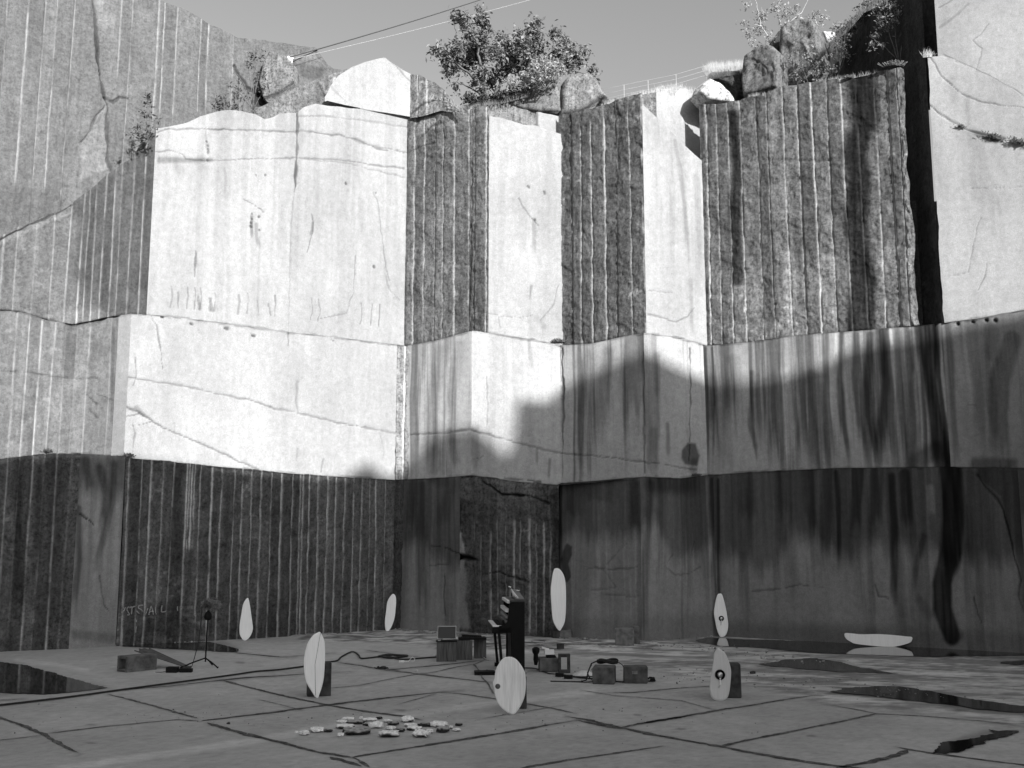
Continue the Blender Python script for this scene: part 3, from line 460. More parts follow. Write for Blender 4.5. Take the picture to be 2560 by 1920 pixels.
facet('streaked_rock_face', LOW, T1['c2'], T1['d'], LEDGE1, -0.15, 'saw', 0.21, topdark=(.42, .62), streak=0.35, feats=[('stain', [(1055, 1210), (1052, 1400), (1058, 1570)], 10, 0.4), ('stain', [(1030, 1210), (1025, 1330)], 14, 0.55), (CRK, [(1080, 1364), (1120, 1372), (1160, 1388)], 3, 0.4), (CRK, [(1075, 1415), (1150, 1412)], 3, 0.6), (CRK, [(1112, 1440), (1110, 1490), (1115, 1540)], 3, 0.5), ('stain', [(1080, 1190), (1130, 1210), (1100, 1330)], 20, 0.55)], label='dark smooth face with a dark stain line', taper=(0, 0), ext=(0.15, 0))
g1r = [(1185, 1260, 1370, .6), (1203, 1330, 1530, .6), (1224, 1330, 1560, 1), (1243, 1300, 1560, 1), (1264.5, 1310, 1540, 1), (1285.5, 1300, 1480, 1), (1302, 1300, 1440, 1), (1324.6, 1300, 1580, 1), (1341, 1310, 1580, 1), (1360, 1310, 1580, .8), (1373, 1330, 1500, .6)]
facet('drilled_rock_face', LOW, T1['d'], T1['e'], LEDGE1, -0.15, 'drill', 0.08, g1r, 1400, gtone=5.2, feats=[('smooth', [(1100, 1380), (1166, 1390), (1150, 1320), (1138, 1262), (1120, 1330)], 3, 0.22, 0.02), ('poly', [(1114, 1374), (1160, 1386), (1194, 1400), (1180, 1402), (1140, 1396)], 4, 0.1, -0.16), ('poly', [(1135, 1195), (1400, 1215), (1400, 1300), (1330, 1290), (1250, 1270), (1180, 1262), (1140, 1250)], 10, 1.15, 0.05), (CRK, [(1210, 1204), (1235, 1220), (1255, 1235), (1275, 1236), (1330, 1240), (1370, 1258)], 6, 0.15, 0.08), ('smooth', [(1100, 1400), (1160, 1400), (1168, 1440), (1165, 1500), (1175, 1570), (1100, 1570)], 6, 0.17, 0.0), (CRK, [(1205, 1435), (1250, 1430), (1290, 1443), (1320, 1455)], 5, 0.3, 0.04), ('stain', [(1388, 1230), (1390, 1500)], 12, 0.4)], label='broken dark drilled face behind the piano', taper=(0, 0.02), wet=0.1)
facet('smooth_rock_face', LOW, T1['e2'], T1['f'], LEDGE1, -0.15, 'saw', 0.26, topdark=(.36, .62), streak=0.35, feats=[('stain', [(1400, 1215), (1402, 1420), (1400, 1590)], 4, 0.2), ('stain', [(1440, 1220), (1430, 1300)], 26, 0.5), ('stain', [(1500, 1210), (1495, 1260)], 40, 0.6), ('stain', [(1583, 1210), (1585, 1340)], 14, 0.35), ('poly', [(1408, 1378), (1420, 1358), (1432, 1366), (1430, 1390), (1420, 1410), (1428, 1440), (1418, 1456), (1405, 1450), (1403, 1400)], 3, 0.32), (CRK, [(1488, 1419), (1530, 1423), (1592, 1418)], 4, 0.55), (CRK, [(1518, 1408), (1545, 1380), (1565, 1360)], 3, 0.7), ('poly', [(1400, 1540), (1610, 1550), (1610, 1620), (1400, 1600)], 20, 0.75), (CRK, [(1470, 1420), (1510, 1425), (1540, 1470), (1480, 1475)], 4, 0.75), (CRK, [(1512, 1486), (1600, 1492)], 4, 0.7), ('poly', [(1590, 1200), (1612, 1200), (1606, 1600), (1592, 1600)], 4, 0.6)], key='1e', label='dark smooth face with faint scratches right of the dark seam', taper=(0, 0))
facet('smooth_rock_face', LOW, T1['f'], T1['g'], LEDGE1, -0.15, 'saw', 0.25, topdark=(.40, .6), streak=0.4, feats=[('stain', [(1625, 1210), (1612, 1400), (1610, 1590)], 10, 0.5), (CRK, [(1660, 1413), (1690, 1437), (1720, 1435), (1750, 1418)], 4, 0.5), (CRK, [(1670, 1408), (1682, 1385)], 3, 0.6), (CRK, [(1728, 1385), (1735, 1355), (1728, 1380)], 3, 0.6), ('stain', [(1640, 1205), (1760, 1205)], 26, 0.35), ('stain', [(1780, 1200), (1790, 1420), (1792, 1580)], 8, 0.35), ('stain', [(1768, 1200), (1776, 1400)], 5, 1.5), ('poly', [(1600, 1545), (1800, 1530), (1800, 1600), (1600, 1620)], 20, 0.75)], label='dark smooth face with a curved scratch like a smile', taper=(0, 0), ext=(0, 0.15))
st1 = [('stain', [(1795, 1200), (1800, 1560)], 5, 0.3), ('stain', [(2090, 1180), (2097, 1300), (2098, 1420)], 6, 0.22), ('stain', [(2065, 1180), (2062, 1330), (2066, 1440)], 12, 0.5), ('stain', [(2145, 1175), (2140, 1260), (2138, 1335)], 15, 0.3, 0.3), ('stain', [(2190, 1180), (2190, 1330)], 16, 0.38, 0.3), ('stain', [(2262, 1185), (2270, 1330)], 14, 0.28, 0.3), ('stain', [(2232, 1190), (2238, 1360), (2236, 1480), (2255, 1540)], 8, 0.3), ('stain', [(2020, 1180), (2030, 1330)], 14, 0.5), ('stain', [(1960, 1185), (1965, 1300)], 16, 0.6), ('stain', [(1860, 1190), (1870, 1310)], 22, 0.55), ('stain', [(2375, 1175), (2382, 1300), (2378, 1380), (2354, 1460), (2355, 1520), (2380, 1590)], 24, 0.06, 0.25), ('stain', [(2325, 1220), (2330, 1290)], 8, 2.0), ('stain', [(2310, 1340), (2290, 1420), (2285, 1480)], 7, 0.5), ('stain', [(2425, 1180), (2425, 1340), (2420, 1440)], 9, 0.45),
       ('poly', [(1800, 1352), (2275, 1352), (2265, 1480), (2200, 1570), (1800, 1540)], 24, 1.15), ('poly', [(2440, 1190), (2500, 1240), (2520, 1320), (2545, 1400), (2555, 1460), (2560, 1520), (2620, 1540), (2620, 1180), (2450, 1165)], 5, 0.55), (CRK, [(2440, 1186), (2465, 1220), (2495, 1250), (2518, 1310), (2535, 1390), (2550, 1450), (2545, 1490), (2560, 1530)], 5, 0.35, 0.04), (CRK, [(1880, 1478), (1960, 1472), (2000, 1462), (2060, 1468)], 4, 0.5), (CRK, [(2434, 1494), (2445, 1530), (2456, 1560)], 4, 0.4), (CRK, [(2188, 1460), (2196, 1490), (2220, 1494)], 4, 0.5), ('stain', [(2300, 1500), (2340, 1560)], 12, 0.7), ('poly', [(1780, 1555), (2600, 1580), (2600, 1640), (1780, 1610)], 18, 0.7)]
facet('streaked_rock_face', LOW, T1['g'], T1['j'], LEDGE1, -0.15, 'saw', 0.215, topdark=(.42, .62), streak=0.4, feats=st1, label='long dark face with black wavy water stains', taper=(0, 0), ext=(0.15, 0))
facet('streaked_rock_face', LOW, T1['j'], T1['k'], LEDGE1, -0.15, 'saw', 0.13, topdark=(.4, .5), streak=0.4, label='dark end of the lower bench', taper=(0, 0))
# shelves between the benches
def shelf(name, parent, lo, up, poly, back=0.5, tone=0.22, label=None):
    lo = np.array(lo); up = np.array(up)
    def sample(pl, n=260):
        d = np.r_[0, np.cumsum(np.hypot(*np.diff(pl, axis=0).T))]; t = np.linspace(0, d[-1], n)
        return np.stack([np.interp(t, d, pl[:, 0]), np.interp(t, d, pl[:, 1])], 1)
    a = sample(lo); b = sample(up); xs = [p[0] for p in poly]; ys = [p[1] for p in poly]
    def edge(q):
        z = np.full(len(q), 5.0)
        for _ in range(5): px, _p = proj(q[:, 0], q[:, 1], z); z = z_at(q[:, 1], np.interp(px, xs, ys))
        return z
    za = edge(a) - 0.03; rows = []
    for k in range(5):
        f = k / 4; q = a * (1 - f) + (b + np.array([0, back])) * f; rows.append(np.c_[q, za + 0.03 * f + 0.05 * (fbm(q[:, 0] * 5, q[:, 1] * 5, 3, 7) - 0.5)])
    V = np.concatenate(rows) - np.array(parent.location)
    o = link(name, np_mesh(name, V, grid_faces(5, len(a)), {'tone': tone, 'wet': 0.0, 'relief': 1.0}), ROCK, parent); o['label'] = label
shelf('ledge', LOW, [T1[k] for k in ('a', 'b', 'b2', 'c', 'c2', 'd', 'e', 'f', 'g', 'j', 'k')], [T2[k] for k in ('a', 'b1', 'b', 'c', 'c2', 'd', 'e', 'f', 'g', 'h', 'j')], LEDGE1, label='dirty ledge on top of the lower bench')
shelf('ledge', MID, [T2[k] for k in ('a', 'b1', 'b', 'c', 'c2', 'd', 'e', 'f', 'g', 'h', 'j')], [T3[k] for k in ('a', 'b', 'b', 'c', 'c', 'd', 'e', 'f', 'g', 'i', 'j')], LEDGE2, label='dirty ledge on top of the middle bench')

def curtain(parent, pl, z0, z1, back=0.45):
    """solid rock behind the faces"""
    pl = np.array(pl) ; d = np.gradient(pl, axis=0); d /= np.hypot(*d.T)[:, None]; q = pl + np.stack([-d[:, 1], d[:, 0]], 1) * back
    V = np.r_[np.c_[q, np.full(len(q), z0)], np.c_[q, np.full(len(q), z1)]] - np.array(parent.location); n = len(q)
    F = [(i, i + 1, n + i + 1, n + i) for i in range(n - 1)]
    o = link('bedrock', np_mesh('bedrock', V, F, {'tone': 0.05, 'wet': 0.0, 'relief': 1.0}, False), ROCK, parent)
curtain(LOW, [T1[k] for k in ('a', 'b', 'b2', 'c', 'c2', 'd', 'e', 'f', 'g', 'j', 'k')], -0.3, 3.75)
curtain(MID, [T2[k] for k in ('a', 'b1', 'b', 'c', 'c2', 'd', 'e', 'f', 'g', 'h', 'j')], 3.6, 7.45)
curtain(UP, [T3[k] for k in ('b', 'c', 'd', 'e', 'f', 'g', 'h')], 7.3, 11.0)
curtain(UP, [T3[k] for k in ('a', 'b')], 7.3, 8.6)
# ------------------------------------------------------------------ rim on the sun's side: its skyline throws the long shadow
shadow_edge = [('3left', -200, 1168), ('2bright', 320, 1150), ('2bright', 420, 1162), ('2bright', 560, 1184), ('2bright', 700, 1200), ('2bright', 830, 1204), ('2bright', 868, 1196), ('2bright', 890, 1170), ('2bright', 925, 1160), ('2bright', 950, 1185), ('2bright', 985, 1196),
    ('2c', 1024, 1150), ('2c', 1050, 1130), ('2c', 1062, 1095), ('2c', 1085, 1072), ('2c', 1101, 1080), ('2c', 1130, 1074), ('2d', 1180, 1070), ('2d', 1215, 1090), ('2d', 1240, 1112), ('2d', 1262, 1135), ('2d', 1280, 1136), ('2d', 1287, 1006), ('2d', 1300, 996), ('2d', 1340, 1000), ('2d', 1382, 1002), ('2d', 1390, 972), ('2e', 1404, 968),
    ('2e', 1440, 952), ('2e', 1500, 925), ('2e', 1553, 900), ('2e', 1593, 886), ('2f', 1616, 884), ('2f', 1640, 890), ('2f', 1684, 914), ('2f', 1730, 934), ('2g', 1768, 944), ('2g', 1850, 950), ('2g', 1904, 950), ('2g', 1965, 940), ('2g', 2067, 910), ('2g', 2128, 872), ('2g', 2200, 858), ('2g', 2295, 846), ('2g', 2351, 838), ('2h', 2392, 820), ('2h', 2450, 806), ('2h', 2560, 784), ('2h', 2760, 740)]
FACETS['3left'] = (T2['a'], T2['b1'])
perp = np.array([-SUN_H[1], SUN_H[0]]); OC = np.array([2.0, 28.0]) + SUN_H * 58.0
uz = []
for k, px, py in shadow_edge:
    p = on_wall(px, py, *FACETS[k]); t = (OC - p[:2]) @ SUN_H
    uz.append((float((p[:2] - OC) @ perp), float(p[2] + t * math.tan(R(SUN_EL)))))
uz.sort()
us = np.arange(-30, 20, 0.08); zs = np.interp(us, [q[0] for q in uz], [q[1] for q in uz])
zs += np.where(us > uz[-1][0], np.minimum((us - uz[-1][0]) * 0.3, 5), 0)
rows = []
for back, drop in ((-1.2, 60), (-0.25, 3.0), (0, 0), (3, 0.3), (10, 2.0), (26, 60)):
    q = OC + SUN_H * back + us[:, None] * perp; jit = 0.5 * (fbm(us * .6, us * 0 + back, 3, 5) - .5) if back else 0
    rows.append(np.c_[q, np.maximum(zs - drop, -1.0) + jit])
tag(link('hill', np_mesh('hill', np.concatenate(rows), grid_faces(6, len(us)), {'tone': 0.3, 'wet': 0.0, 'relief': 1.0}), ROCK), kind='structure', label='far rim of the quarry on the sun side')
# plateau behind the quarry edge
gx, gy_ = np.meshgrid(np.linspace(-60, 60, 160), np.linspace(31.0, 150, 120))
gz = 12.6 + 1.0 * (fbm(gx * .2, gy_ * .2, 4, 3) - .5) - (gy_ - 31) * 0.05 - np.where(np.abs(gx) > 15, 1.0, 0)
tag(link('terrain', np_mesh('terrain', np.stack([gx, gy_, gz], -1).reshape(-1, 3), grid_faces(120, 160), {'tone': 0.12, 'wet': 0.0, 'relief': 1.0}), ROCK), kind='structure')
# quarry sides beyond the picture
def side_wall(label, pts, z, tone):
    pts = np.array(pts, float); d = np.r_[0, np.cumsum(np.hypot(*np.diff(pts, axis=0).T))]; t = np.linspace(0, d[-1], 160)
    x = np.interp(t, d, pts[:, 0]); y = np.interp(t, d, pts[:, 1]); v = np.linspace(-0.2, z, 60)[:, None]
    T, Z = np.broadcast_to(t[None], (60, 160)), np.broadcast_to(v, (60, 160)); dd = 3 * rough_relief(T, Z, 77)
    V = np.stack([x[None] + dd * 0.5, y[None] + dd * 0.3, Z + 0 * dd], -1).reshape(-1, 3)
    o = link('quarry_wall', np_mesh('quarry_wall', V, grid_faces(60, 160), {'tone': tone, 'wet': 0.0, 'relief': 1.0}), ROCK)
    tag(o, label, 'quarry wall')
side_wall('side wall of the quarry running on beyond the left drilled faces', [(-13.4, 22.6), (-15.5, 14), (-16, 4), (-15, -14)], 12, 0.16)
side_wall('low side wall of the quarry running on beyond the dark right face', [(13.0, 22.0), (14.5, 16), (15, 6), (15, -14)], 5.0, 0.12)

JOINTS = (
    ([(501, 1803), (600, 1791), (700, 1779), (818, 1763), (960, 1746), (1101, 1731), (1160, 1727)], .10, .075, (.1, 1.5)), ([(517, 1808), (600, 1832), (700, 1856), (790, 1880), (879, 1894)], .09, .08, (.1, .1)), ([(879, 1894), (1000, 1874), (1140, 1852), (1300, 1826), (1370, 1813), (1450, 1800)], .085, .10, (.1, 1)),
    ([(553, 1700), (600, 1713), (700, 1738), (818, 1763), (900, 1777), (1004, 1791), (1056, 1801)], .07, .09, (.3, .3)), ([(267, 1735), (380, 1764), (497, 1797)], .06, .11, (.2, .2)), ([(-60, 1775), (0, 1795), (60, 1815), (113, 1838), (150, 1862), (200, 1886)], .08, .10, (.2, .8)), ([(121, 1834), (250, 1818), (444, 1800), (501, 1803)], .045, .13, (.2, .2)),
    ([(-40, 1856), (113, 1838)], .035, .15, (.2, .2)), ([(283, 1727), (420, 1716), (540, 1702), (640, 1693), (700, 1690), (780, 1684), (880, 1680)], .07, .10, (.2, .8)), ([(540, 1702), (620, 1694), (690, 1690)], .12, .10, (.3, .3)), ([(842, 1656), (900, 1664), (960, 1675), (1012, 1681), (1100, 1692), (1234, 1707)], .09, .13, (.3, .4)), ([(960, 1676), (1060, 1667), (1150, 1658), (1206, 1651)], .09, .09, (.1, .3)),
    ([(817, 1722), (900, 1714), (960, 1701), (1030, 1688), (1090, 1680), (1140, 1668), (1190, 1660), (1212, 1650)], .035, .10, (.2, .2)), ([(1184, 1660), (1196, 1676), (1205, 1695), (1222, 1712), (1235, 1735)], .04, .11, (.1, .1)), ([(1101, 1731), (1160, 1736), (1234, 1747), (1313, 1759), (1380, 1771), (1442, 1785)], .055, .12, (.2, .4)), ([(1410, 1791), (1470, 1800), (1530, 1815), (1564, 1822), (1640, 1838), (1720, 1853), (1806, 1868), (1900, 1886), (2000, 1903), (2102, 1917), (2200, 1930)], .10, .09, (.4, .2)),
    ([(1440, 1800), (1520, 1818), (1560, 1823)], .12, .08, (.3, .2)), ([(1551, 1820), (1600, 1810), (1680, 1797), (1790, 1777), (1900, 1760), (1960, 1750), (2040, 1738)], .08, .10, (.1, .8)), ([(1590, 1812), (1680, 1797), (1730, 1789)], .12, .08, (.3, .3)), ([(1500, 1733), (1580, 1732), (1680, 1722), (1778, 1716), (1860, 1712)], .05, .12, (.4, .4)), ([(1450, 1726), (1540, 1740), (1700, 1752), (1790, 1776)], .03, .17, (.2, .2)),
    ([(1802, 1867), (1860, 1853), (1960, 1833), (2080, 1809), (2191, 1785)], .07, .10, (.1, .2)), ([(1301, 1922), (1400, 1904), (1500, 1889), (1604, 1874), (1660, 1866)], .07, .11, (.1, .6)), ([(2090, 1920), (2180, 1905), (2240, 1890), (2270, 1876)], .10, .08, (.1, .1)), ([(2236, 1868), (2320, 1882), (2440, 1898), (2600, 1918)], .07, .11, (.2, .1)), ([(2080, 1764), (2150, 1776), (2191, 1785), (2300, 1790), (2420, 1800), (2540, 1812)], .045, .13, (.3, .3)),
    ([(825, 1893), (850, 1900), (905, 1917)], .10, .07, (.1, .2)), ([(879, 1894), (890, 1898), (925, 1920)], .05, .10, (.1, .1)), ([(915, 1626), (960, 1632), (1004, 1638), (1060, 1644)], .06, .12, (.2, .6)), ([(730, 1641), (790, 1637), (841, 1632)], .05, .11, (.1, .3)), ([(586, 1632), (700, 1643), (740, 1643)], .09, .06, (.1, .2)), ([(-20, 1752), (30, 1750), (65, 1746)], .06, .12, (.1, .3)), ([(640, 1748), (700, 1762), (760, 1778)], .02, .15, (.2, .2)),
    ([(1190, 1800), (1320, 1778), (1420, 1762)], .025, .17, (.5, .5)), ([(1000, 1760), (1090, 1735)], .03, .15, (.2, .2)), ([(1070, 1616), (1130, 1610), (1085, 1622)], .06, .09, (.1, .1)), ([(0, 1617), (120, 1612), (200, 1606), (330, 1607), (420, 1602)], .10, .05, (.1, .5)), ([(985, 1562), (1040, 1566), (1100, 1577), (1200, 1588)], .12, .05, (.2, .4)), ([(1200, 1586), (1300, 1590), (1400, 1594), (1480, 1598), (1600, 1601)], .12, .05, (.4, .2)), ([(1600, 1600), (1700, 1594), (1790, 1584), (1850, 1590)], .08, .06, (.1, .2)))
# ------------------------------------------------------------------ ground
xs = np.linspace(-16.5, 16.5, 620); ys = np.r_[np.linspace(-14, 7, 60)[:-1], np.linspace(7, 31.5, 560)]
GX, GY = np.meshgrid(xs, ys); gpx, gpy = proj(GX, np.maximum(GY, 1.0), np.zeros_like(GX))
g = 0.40 * (0.84 + 0.32 * fbm(GX * 0.7, GY * 0.7, 4, 301)) * (0.92 + 0.16 * fbm(GX * 3, GY * 3, 4, 303)) * (0.93 + 0.14 * vn(GX * 9, GY * 9, 302))
rel = np.ones_like(GX); wetg = np.zeros_like(GX); zg = 0.006 * (fbm(GX * 2, GY * 2, 4, 310) - 0.5)
def gpoly(pts, soft, f):
    global g
    if f is None: return polymask(gpx, gpy, pts, soft)
    m = polymask(gpx + 8 * (fbm(GX * 4, GY * 2, 3, 320) - .5), gpy + 4 * (fbm(GX * 4, GY * 2, 3, 321) - .5), pts, soft); g *= 1 - m * (1 - f); return m
def gline(pts, w, f):
    global g
    d, _ = seg_dist(gpx, gpy, pts); m = 1 - sst(d, w * .3, w); g *= 1 - m * (1 - f)
# streaky wet strip along the right wall, dusty strip along the back
region = polymask(gpx, gpy, [(1180, 1590), (1400, 1600), (1800, 1590), (2700, 1620), (2700, 1850), (2380, 1790), (2060, 1760), (1880, 1715), (1700, 1690), (1420, 1640), (1180, 1610)], 14)
sk = 0.55 * fbm(GX * 0.9 + 0.3 * GY, GY * 2.2 + 0.5 * GX, 5, 330) + 0.45 * fbm(GX * 4, GY * 6, 4, 332); g *= 1 + region * (np.clip((sk - 0.53) * 3.6, -0.42, 0.24)); g *= 1 + region * 0.35 * (vn(GX * 7, GY * 12, 331) - .5)
strip = polymask(gpx, gpy, [(700, 1580), (1000, 1560), (1230, 1585), (1400, 1600), (1640, 1600), (1650, 1622), (1300, 1628), (960, 1606), (760, 1605)], 5)
g *= 1 + strip * (np.clip((fbm(GX * 3, GY * 4, 4, 335) - .5) * 3.4, -.6, .7)); g *= 1 - 0.18 * strip; rel = rel + strip * 2 + region; zg = zg + strip * 0.05 * fbm(GX * 4, GY * 4, 3, 336)
for pts, w, f in (([(150, 1920), (400, 1886), (650, 1850), (760, 1828), (1000, 1790), (1206, 1762), (1300, 1750), (1480, 1728)], 12, 1.28), ([(40, 1650), (130, 1660), (220, 1676)], 7, 1.2), ([(1200, 1630), (1500, 1626), (1700, 1634)], 8, 1.4), ([(2060, 1738), (2200, 1752), (2380, 1775)], 9, 1.35), ([(2010, 1672), (2200, 1682), (2420, 1688)], 7, 1.35), ([(1780, 1600), (1900, 1602), (2120, 1606)], 5, 1.4)): gline(pts, w, f)
gpoly([(-60, 1700), (230, 1738), (120, 1790), (-60, 1810)], 20, 0.9); gpoly([(560, 1850), (1000, 1800), (1300, 1850), (900, 1930), (500, 1930)], 40, 1.05); gpoly([(1950, 1870), (2560, 1800), (2560, 1930), (1950, 1930)], 40, 1.1)
for x, y in ((228, 1811), (228, 1857), (1000, 1775), (1595, 1787), (2030, 1839), (1700, 1822), (600, 1656), (985, 1674)): gline([(x - 9, y), (x + 9, y + 1)], 4, 0.6)
gpoly([(980, 1775), (1400, 1740), (1420, 1770), (1180, 1800), (1000, 1800)], 26, 0.93)
DAMP = []
for pts in ([(1900, 1664), (1990, 1650), (2080, 1650), (2160, 1672), (2260, 1688), (2170, 1684), (2020, 1676)], [(2070, 1734), (2140, 1720), (2230, 1716), (2320, 1732), (2460, 1756), (2600, 1768), (2600, 1786), (2480, 1780), (2260, 1756), (2120, 1742)], [(-120, 1640), (60, 1662), (200, 1705), (280, 1722), (220, 1728), (0, 1738), (-120, 1736)], [(330, 1612), (560, 1604), (600, 1622), (560, 1634), (400, 1622)], [(1730, 1602), (2600, 1620), (2600, 1646), (2200, 1646), (1860, 1622)], [(2330, 1886), (2400, 1876), (2550, 1830), (2470, 1824), (2360, 1856)]):
    m = polymask(gpx + 14 * (fbm(GX * 3, GY * 2, 4, 340) - .5), gpy + 8 * (fbm(GX * 3, GY * 2, 4, 341) - .5), pts, 9); g *= 1 - 0.42 * m; wetg = np.maximum(wetg, m * 0.5)
for q in JOINTS: gline(q[0], 2.5 + q[1] * 45, 0.86)
gr_ = fbm(GX * 22, GY * 22, 2, 345); g *= 1 - 0.12 * sst(gr_, 0.62, 0.72) + 0.08 * sst(1 - gr_, 0.64, 0.74)
tag(link('ground', np_mesh('ground', np.stack([GX, GY, zg], -1).reshape(-1, 3), grid_faces(len(ys), len(xs)), {'tone': np.clip(g, .02, .6).ravel(), 'wet': wetg.ravel(), 'relief': rel.ravel()}), GROUND), kind='structure')
bx = np.linspace(-600, 600, 40); BX, BY = np.meshgrid(bx, bx)
tag(link('ground', np_mesh('ground', np.stack([BX, BY, BX * 0 - 0.06], -1).reshape(-1, 3), grid_faces(40, 40), {'tone': 0.22, 'wet': 0.0, 'relief': 1.0}), GROUND), kind='structure')

# joints and cracks of the slabs: dirt filled strips with ragged edges
DIRT = rock_mat("joint_dirt", 0.5, 0.6, 0.95)
JV, JF, JT = [], [], []
def joint(pts, w, tone=0.10, fade=(0.2, 0.2), z=0.006):
    p3 = np.array([G(*p)[:2] for p in pts]); d = np.r_[0, np.cumsum(np.hypot(*np.diff(p3, axis=0).T))]; n = max(6, int(d[-1] / 0.03)); t = np.linspace(0, d[-1], n)
    c = np.stack([np.interp(t, d, p3[:, 0]), np.interp(t, d, p3[:, 1])], 1); tg = np.gradient(c, axis=0); tg /= np.hypot(*tg.T)[:, None] + 1e-9; nn = np.stack([-tg[:, 1], tg[:, 0]], 1)
    sd = len(JV) + 11; c = c + nn * (0.022 * (fbm(t * 1.1, t * 0 + sd, 3, 400) - .5))[:, None]
    ww = w * 0.92 * (0.25 + 0.7 * fbm(t * 2.4, t * 0 + sd, 4, 401) + 0.45 * vn(t * 14, t * 0 + sd, 405)) * np.minimum(1, np.minimum(t / max(fade[0], 1e-3) + 0.05, (d[-1] - t) / max(fade[1], 1e-3) + 0.05))
    o = len(JV)
    for sgn in (-1, 1):
        e = c + nn * (sgn * 0.5 * ww * (0.45 + 0.8 * vn(t * 9, t * 0 + sd + sgn * 5, 402) + 0.4 * vn(t * 26, t * 0 + sd + sgn * 5, 406)))[:, None]
        JV.extend(np.c_[e, np.full(n, z)].tolist()); JT.extend((tone * (0.75 + 0.9 * vn(t * 11, t * 0 + sd, 403))).tolist())
    for i in range(n - 1): JF.append((o + i, o + i + 1, o + n + i + 1, o + n + i))
for a in JOINTS: joint(*a)
me = np_mesh('floor_joints', JV, JF, {'tone': JT, 'wet': 0.0, 'relief': 1.0}, smooth=False)
tag(link('ground_joint_lines', me, DIRT), kind='structure')

# puddles: still water a few millimetres deep
WATER, wnn, wll, wb = nodes_of("puddle_water")
wb.inputs['Base Color'].default_value = grey(0.012); wb.inputs['Roughness'].default_value = 0.03; wb.inputs['IOR'].default_value = 1.33; wb.inputs['Specular IOR Level'].default_value = 0.5
WETG = plain("wet_stone", 0.06, 0.35, 0.5, 3, 0.2, 0.4)
def puddle(pts, mat, rag=0.06, name='puddle', z=0.012, label=None):
    p = np.array([G(q[0], q[1])[:2] for q in pts]); n = len(p); out = []
    for i in range(n):
        a, b = p[i], p[(i + 1) % n]; k = max(2, int(np.hypot(*(b - a)) / 0.03))
        for j in range(k): out.append(a + (b - a) * j / k)
    out = np.array(out); out += rag * 3 * np.stack([fbm(out[:, 0] * 3, out[:, 1] * 3, 5, 501) - .5, 1.3 * (fbm(out[:, 0] * 2.2, out[:, 1] * 4, 5, 502) - .5)], 1) + 0.07 * np.stack([0 * out[:, 0], vn(out[:, 0] * 13, out[:, 1] * 13, 503) - .5], 1)
    bm = bmesh.new(); vs = [bm.verts.new((q[0], q[1], z)) for q in out]; f = bm.faces.new(vs); bmesh.ops.triangulate(bm, faces=[f])
    me = bpy.data.meshes.new(name); bm.normal_update()
    if sum(f.normal.z for f in bm.faces) < 0: bmesh.ops.reverse_faces(bm, faces=bm.faces[:])
    bm.to_mesh(me); bm.free(); tag(link(name, me, mat), kind='structure', label=label)
puddle(crop(0, 1250, .404, [(-380, 960), (0, 1005), (150, 1025), (300, 1065), (450, 1110), (580, 1145), (660, 1165), (560, 1180), (400, 1195), (280, 1205), (120, 1200), (0, 1195), (-380, 1180)]), WATER, .03, label='dark still puddle at the left')
puddle(crop(270, 1450, .1809, [(200, 908), (600, 885), (1000, 872), (1400, 858), (1550, 895), (1700, 935), (1810, 970), (1790, 1000), (1640, 1000), (1300, 975), (900, 960), (600, 940), (200, 920)]), WATER, .03)
puddle(crop(1860, 1250, .404, [(-300, 872), (-230, 854), (0, 865), (300, 872), (650, 883), (1000, 892), (1300, 903), (1733, 918), (1900, 925), (1900, 955), (1733, 965), (1400, 968), (1200, 972), (1000, 968), (700, 960), (400, 946), (100, 916), (0, 910), (-150, 905), (-250, 888)]), WATER, .05)
puddle(crop(1860, 1250, .404, [(100, 1020), (250, 992), (450, 982), (560, 1000), (700, 1040), (950, 1075), (780, 1072), (600, 1064), (400, 1052), (200, 1032)]), WATER, .10)
puddle(crop(1860, 1250, .404, [(560, 1190), (700, 1165), (900, 1155), (1100, 1175), (1300, 1220), (1500, 1250), (1733, 1275), (1850, 1285), (1850, 1325), (1733, 1317), (1550, 1307), (1300, 1272), (1000, 1242), (800, 1217), (640, 1202)]), WATER, .10)
puddle(crop(1860, 1250, .404, [(1570, 1012), (1650, 1000), (1800, 993), (1800, 1022), (1650, 1022)]), WATER, .08)
puddle(crop(1860, 1250, .404, [(1170, 1570), (1280, 1577), (1390, 1540), (1490, 1502), (1600, 1470), (1710, 1438), (1650, 1432), (1560, 1432), (1500, 1425), (1530, 1445), (1400, 1485), (1250, 1502), (1200, 1532)]), WATER, .06)
# ------------------------------------------------------------------ boards, blocks, piano and the rest of the installation
PALE = plain("pale_planed_wood", 0.92, 0.55, 0.05, 3, 0.05, 0.3, (14, 14, 1.2))
PALE_GRAIN = plain("pale_grained_wood", 0.82, 0.55, 0.16, 4, 0.05, 0.3, (9, 9, 0.7))
BLOCK = plain("concrete_block", 0.12, 0.9, 0.4, 9, 0.5, 0.2)
BLOCK_DARK = plain("damp_concrete_block", 0.055, 0.9, 0.5, 9, 0.4, 0.2)
CRATE = plain("weathered_timber", 0.10, 0.85, 0.5, 3, 0.4, 0.2, (9, 9, 0.8))
BLACK = plain("black_lacquer", 0.004, 0.4, 0.3, 10, 0.0, 0.15)
BLACKM = plain("black_plastic", 0.008, 0.6, 0.3, 20, 0.0, 0.15)
RUBBER = plain("cable_rubber", 0.018, 0.6, 0.3, 20, 0.0, 0.3)
WHITE = plain("white_plastic", 0.85, 0.5, 0.06, 10)
FELT = plain("pale_felt", 0.66, 0.9, 0.25, 18, 0.2)
METAL = plain("bare_steel", 0.6, 0.3, 0.1, 30, 0.0, 0.5, None, 1.0)
MIDG = plain("grey_cardboard", 0.16, 0.8, 0.2, 10)
CLOTH = plain("pale_cloth", 0.6, 0.9, 0.2, 8, 0.3)
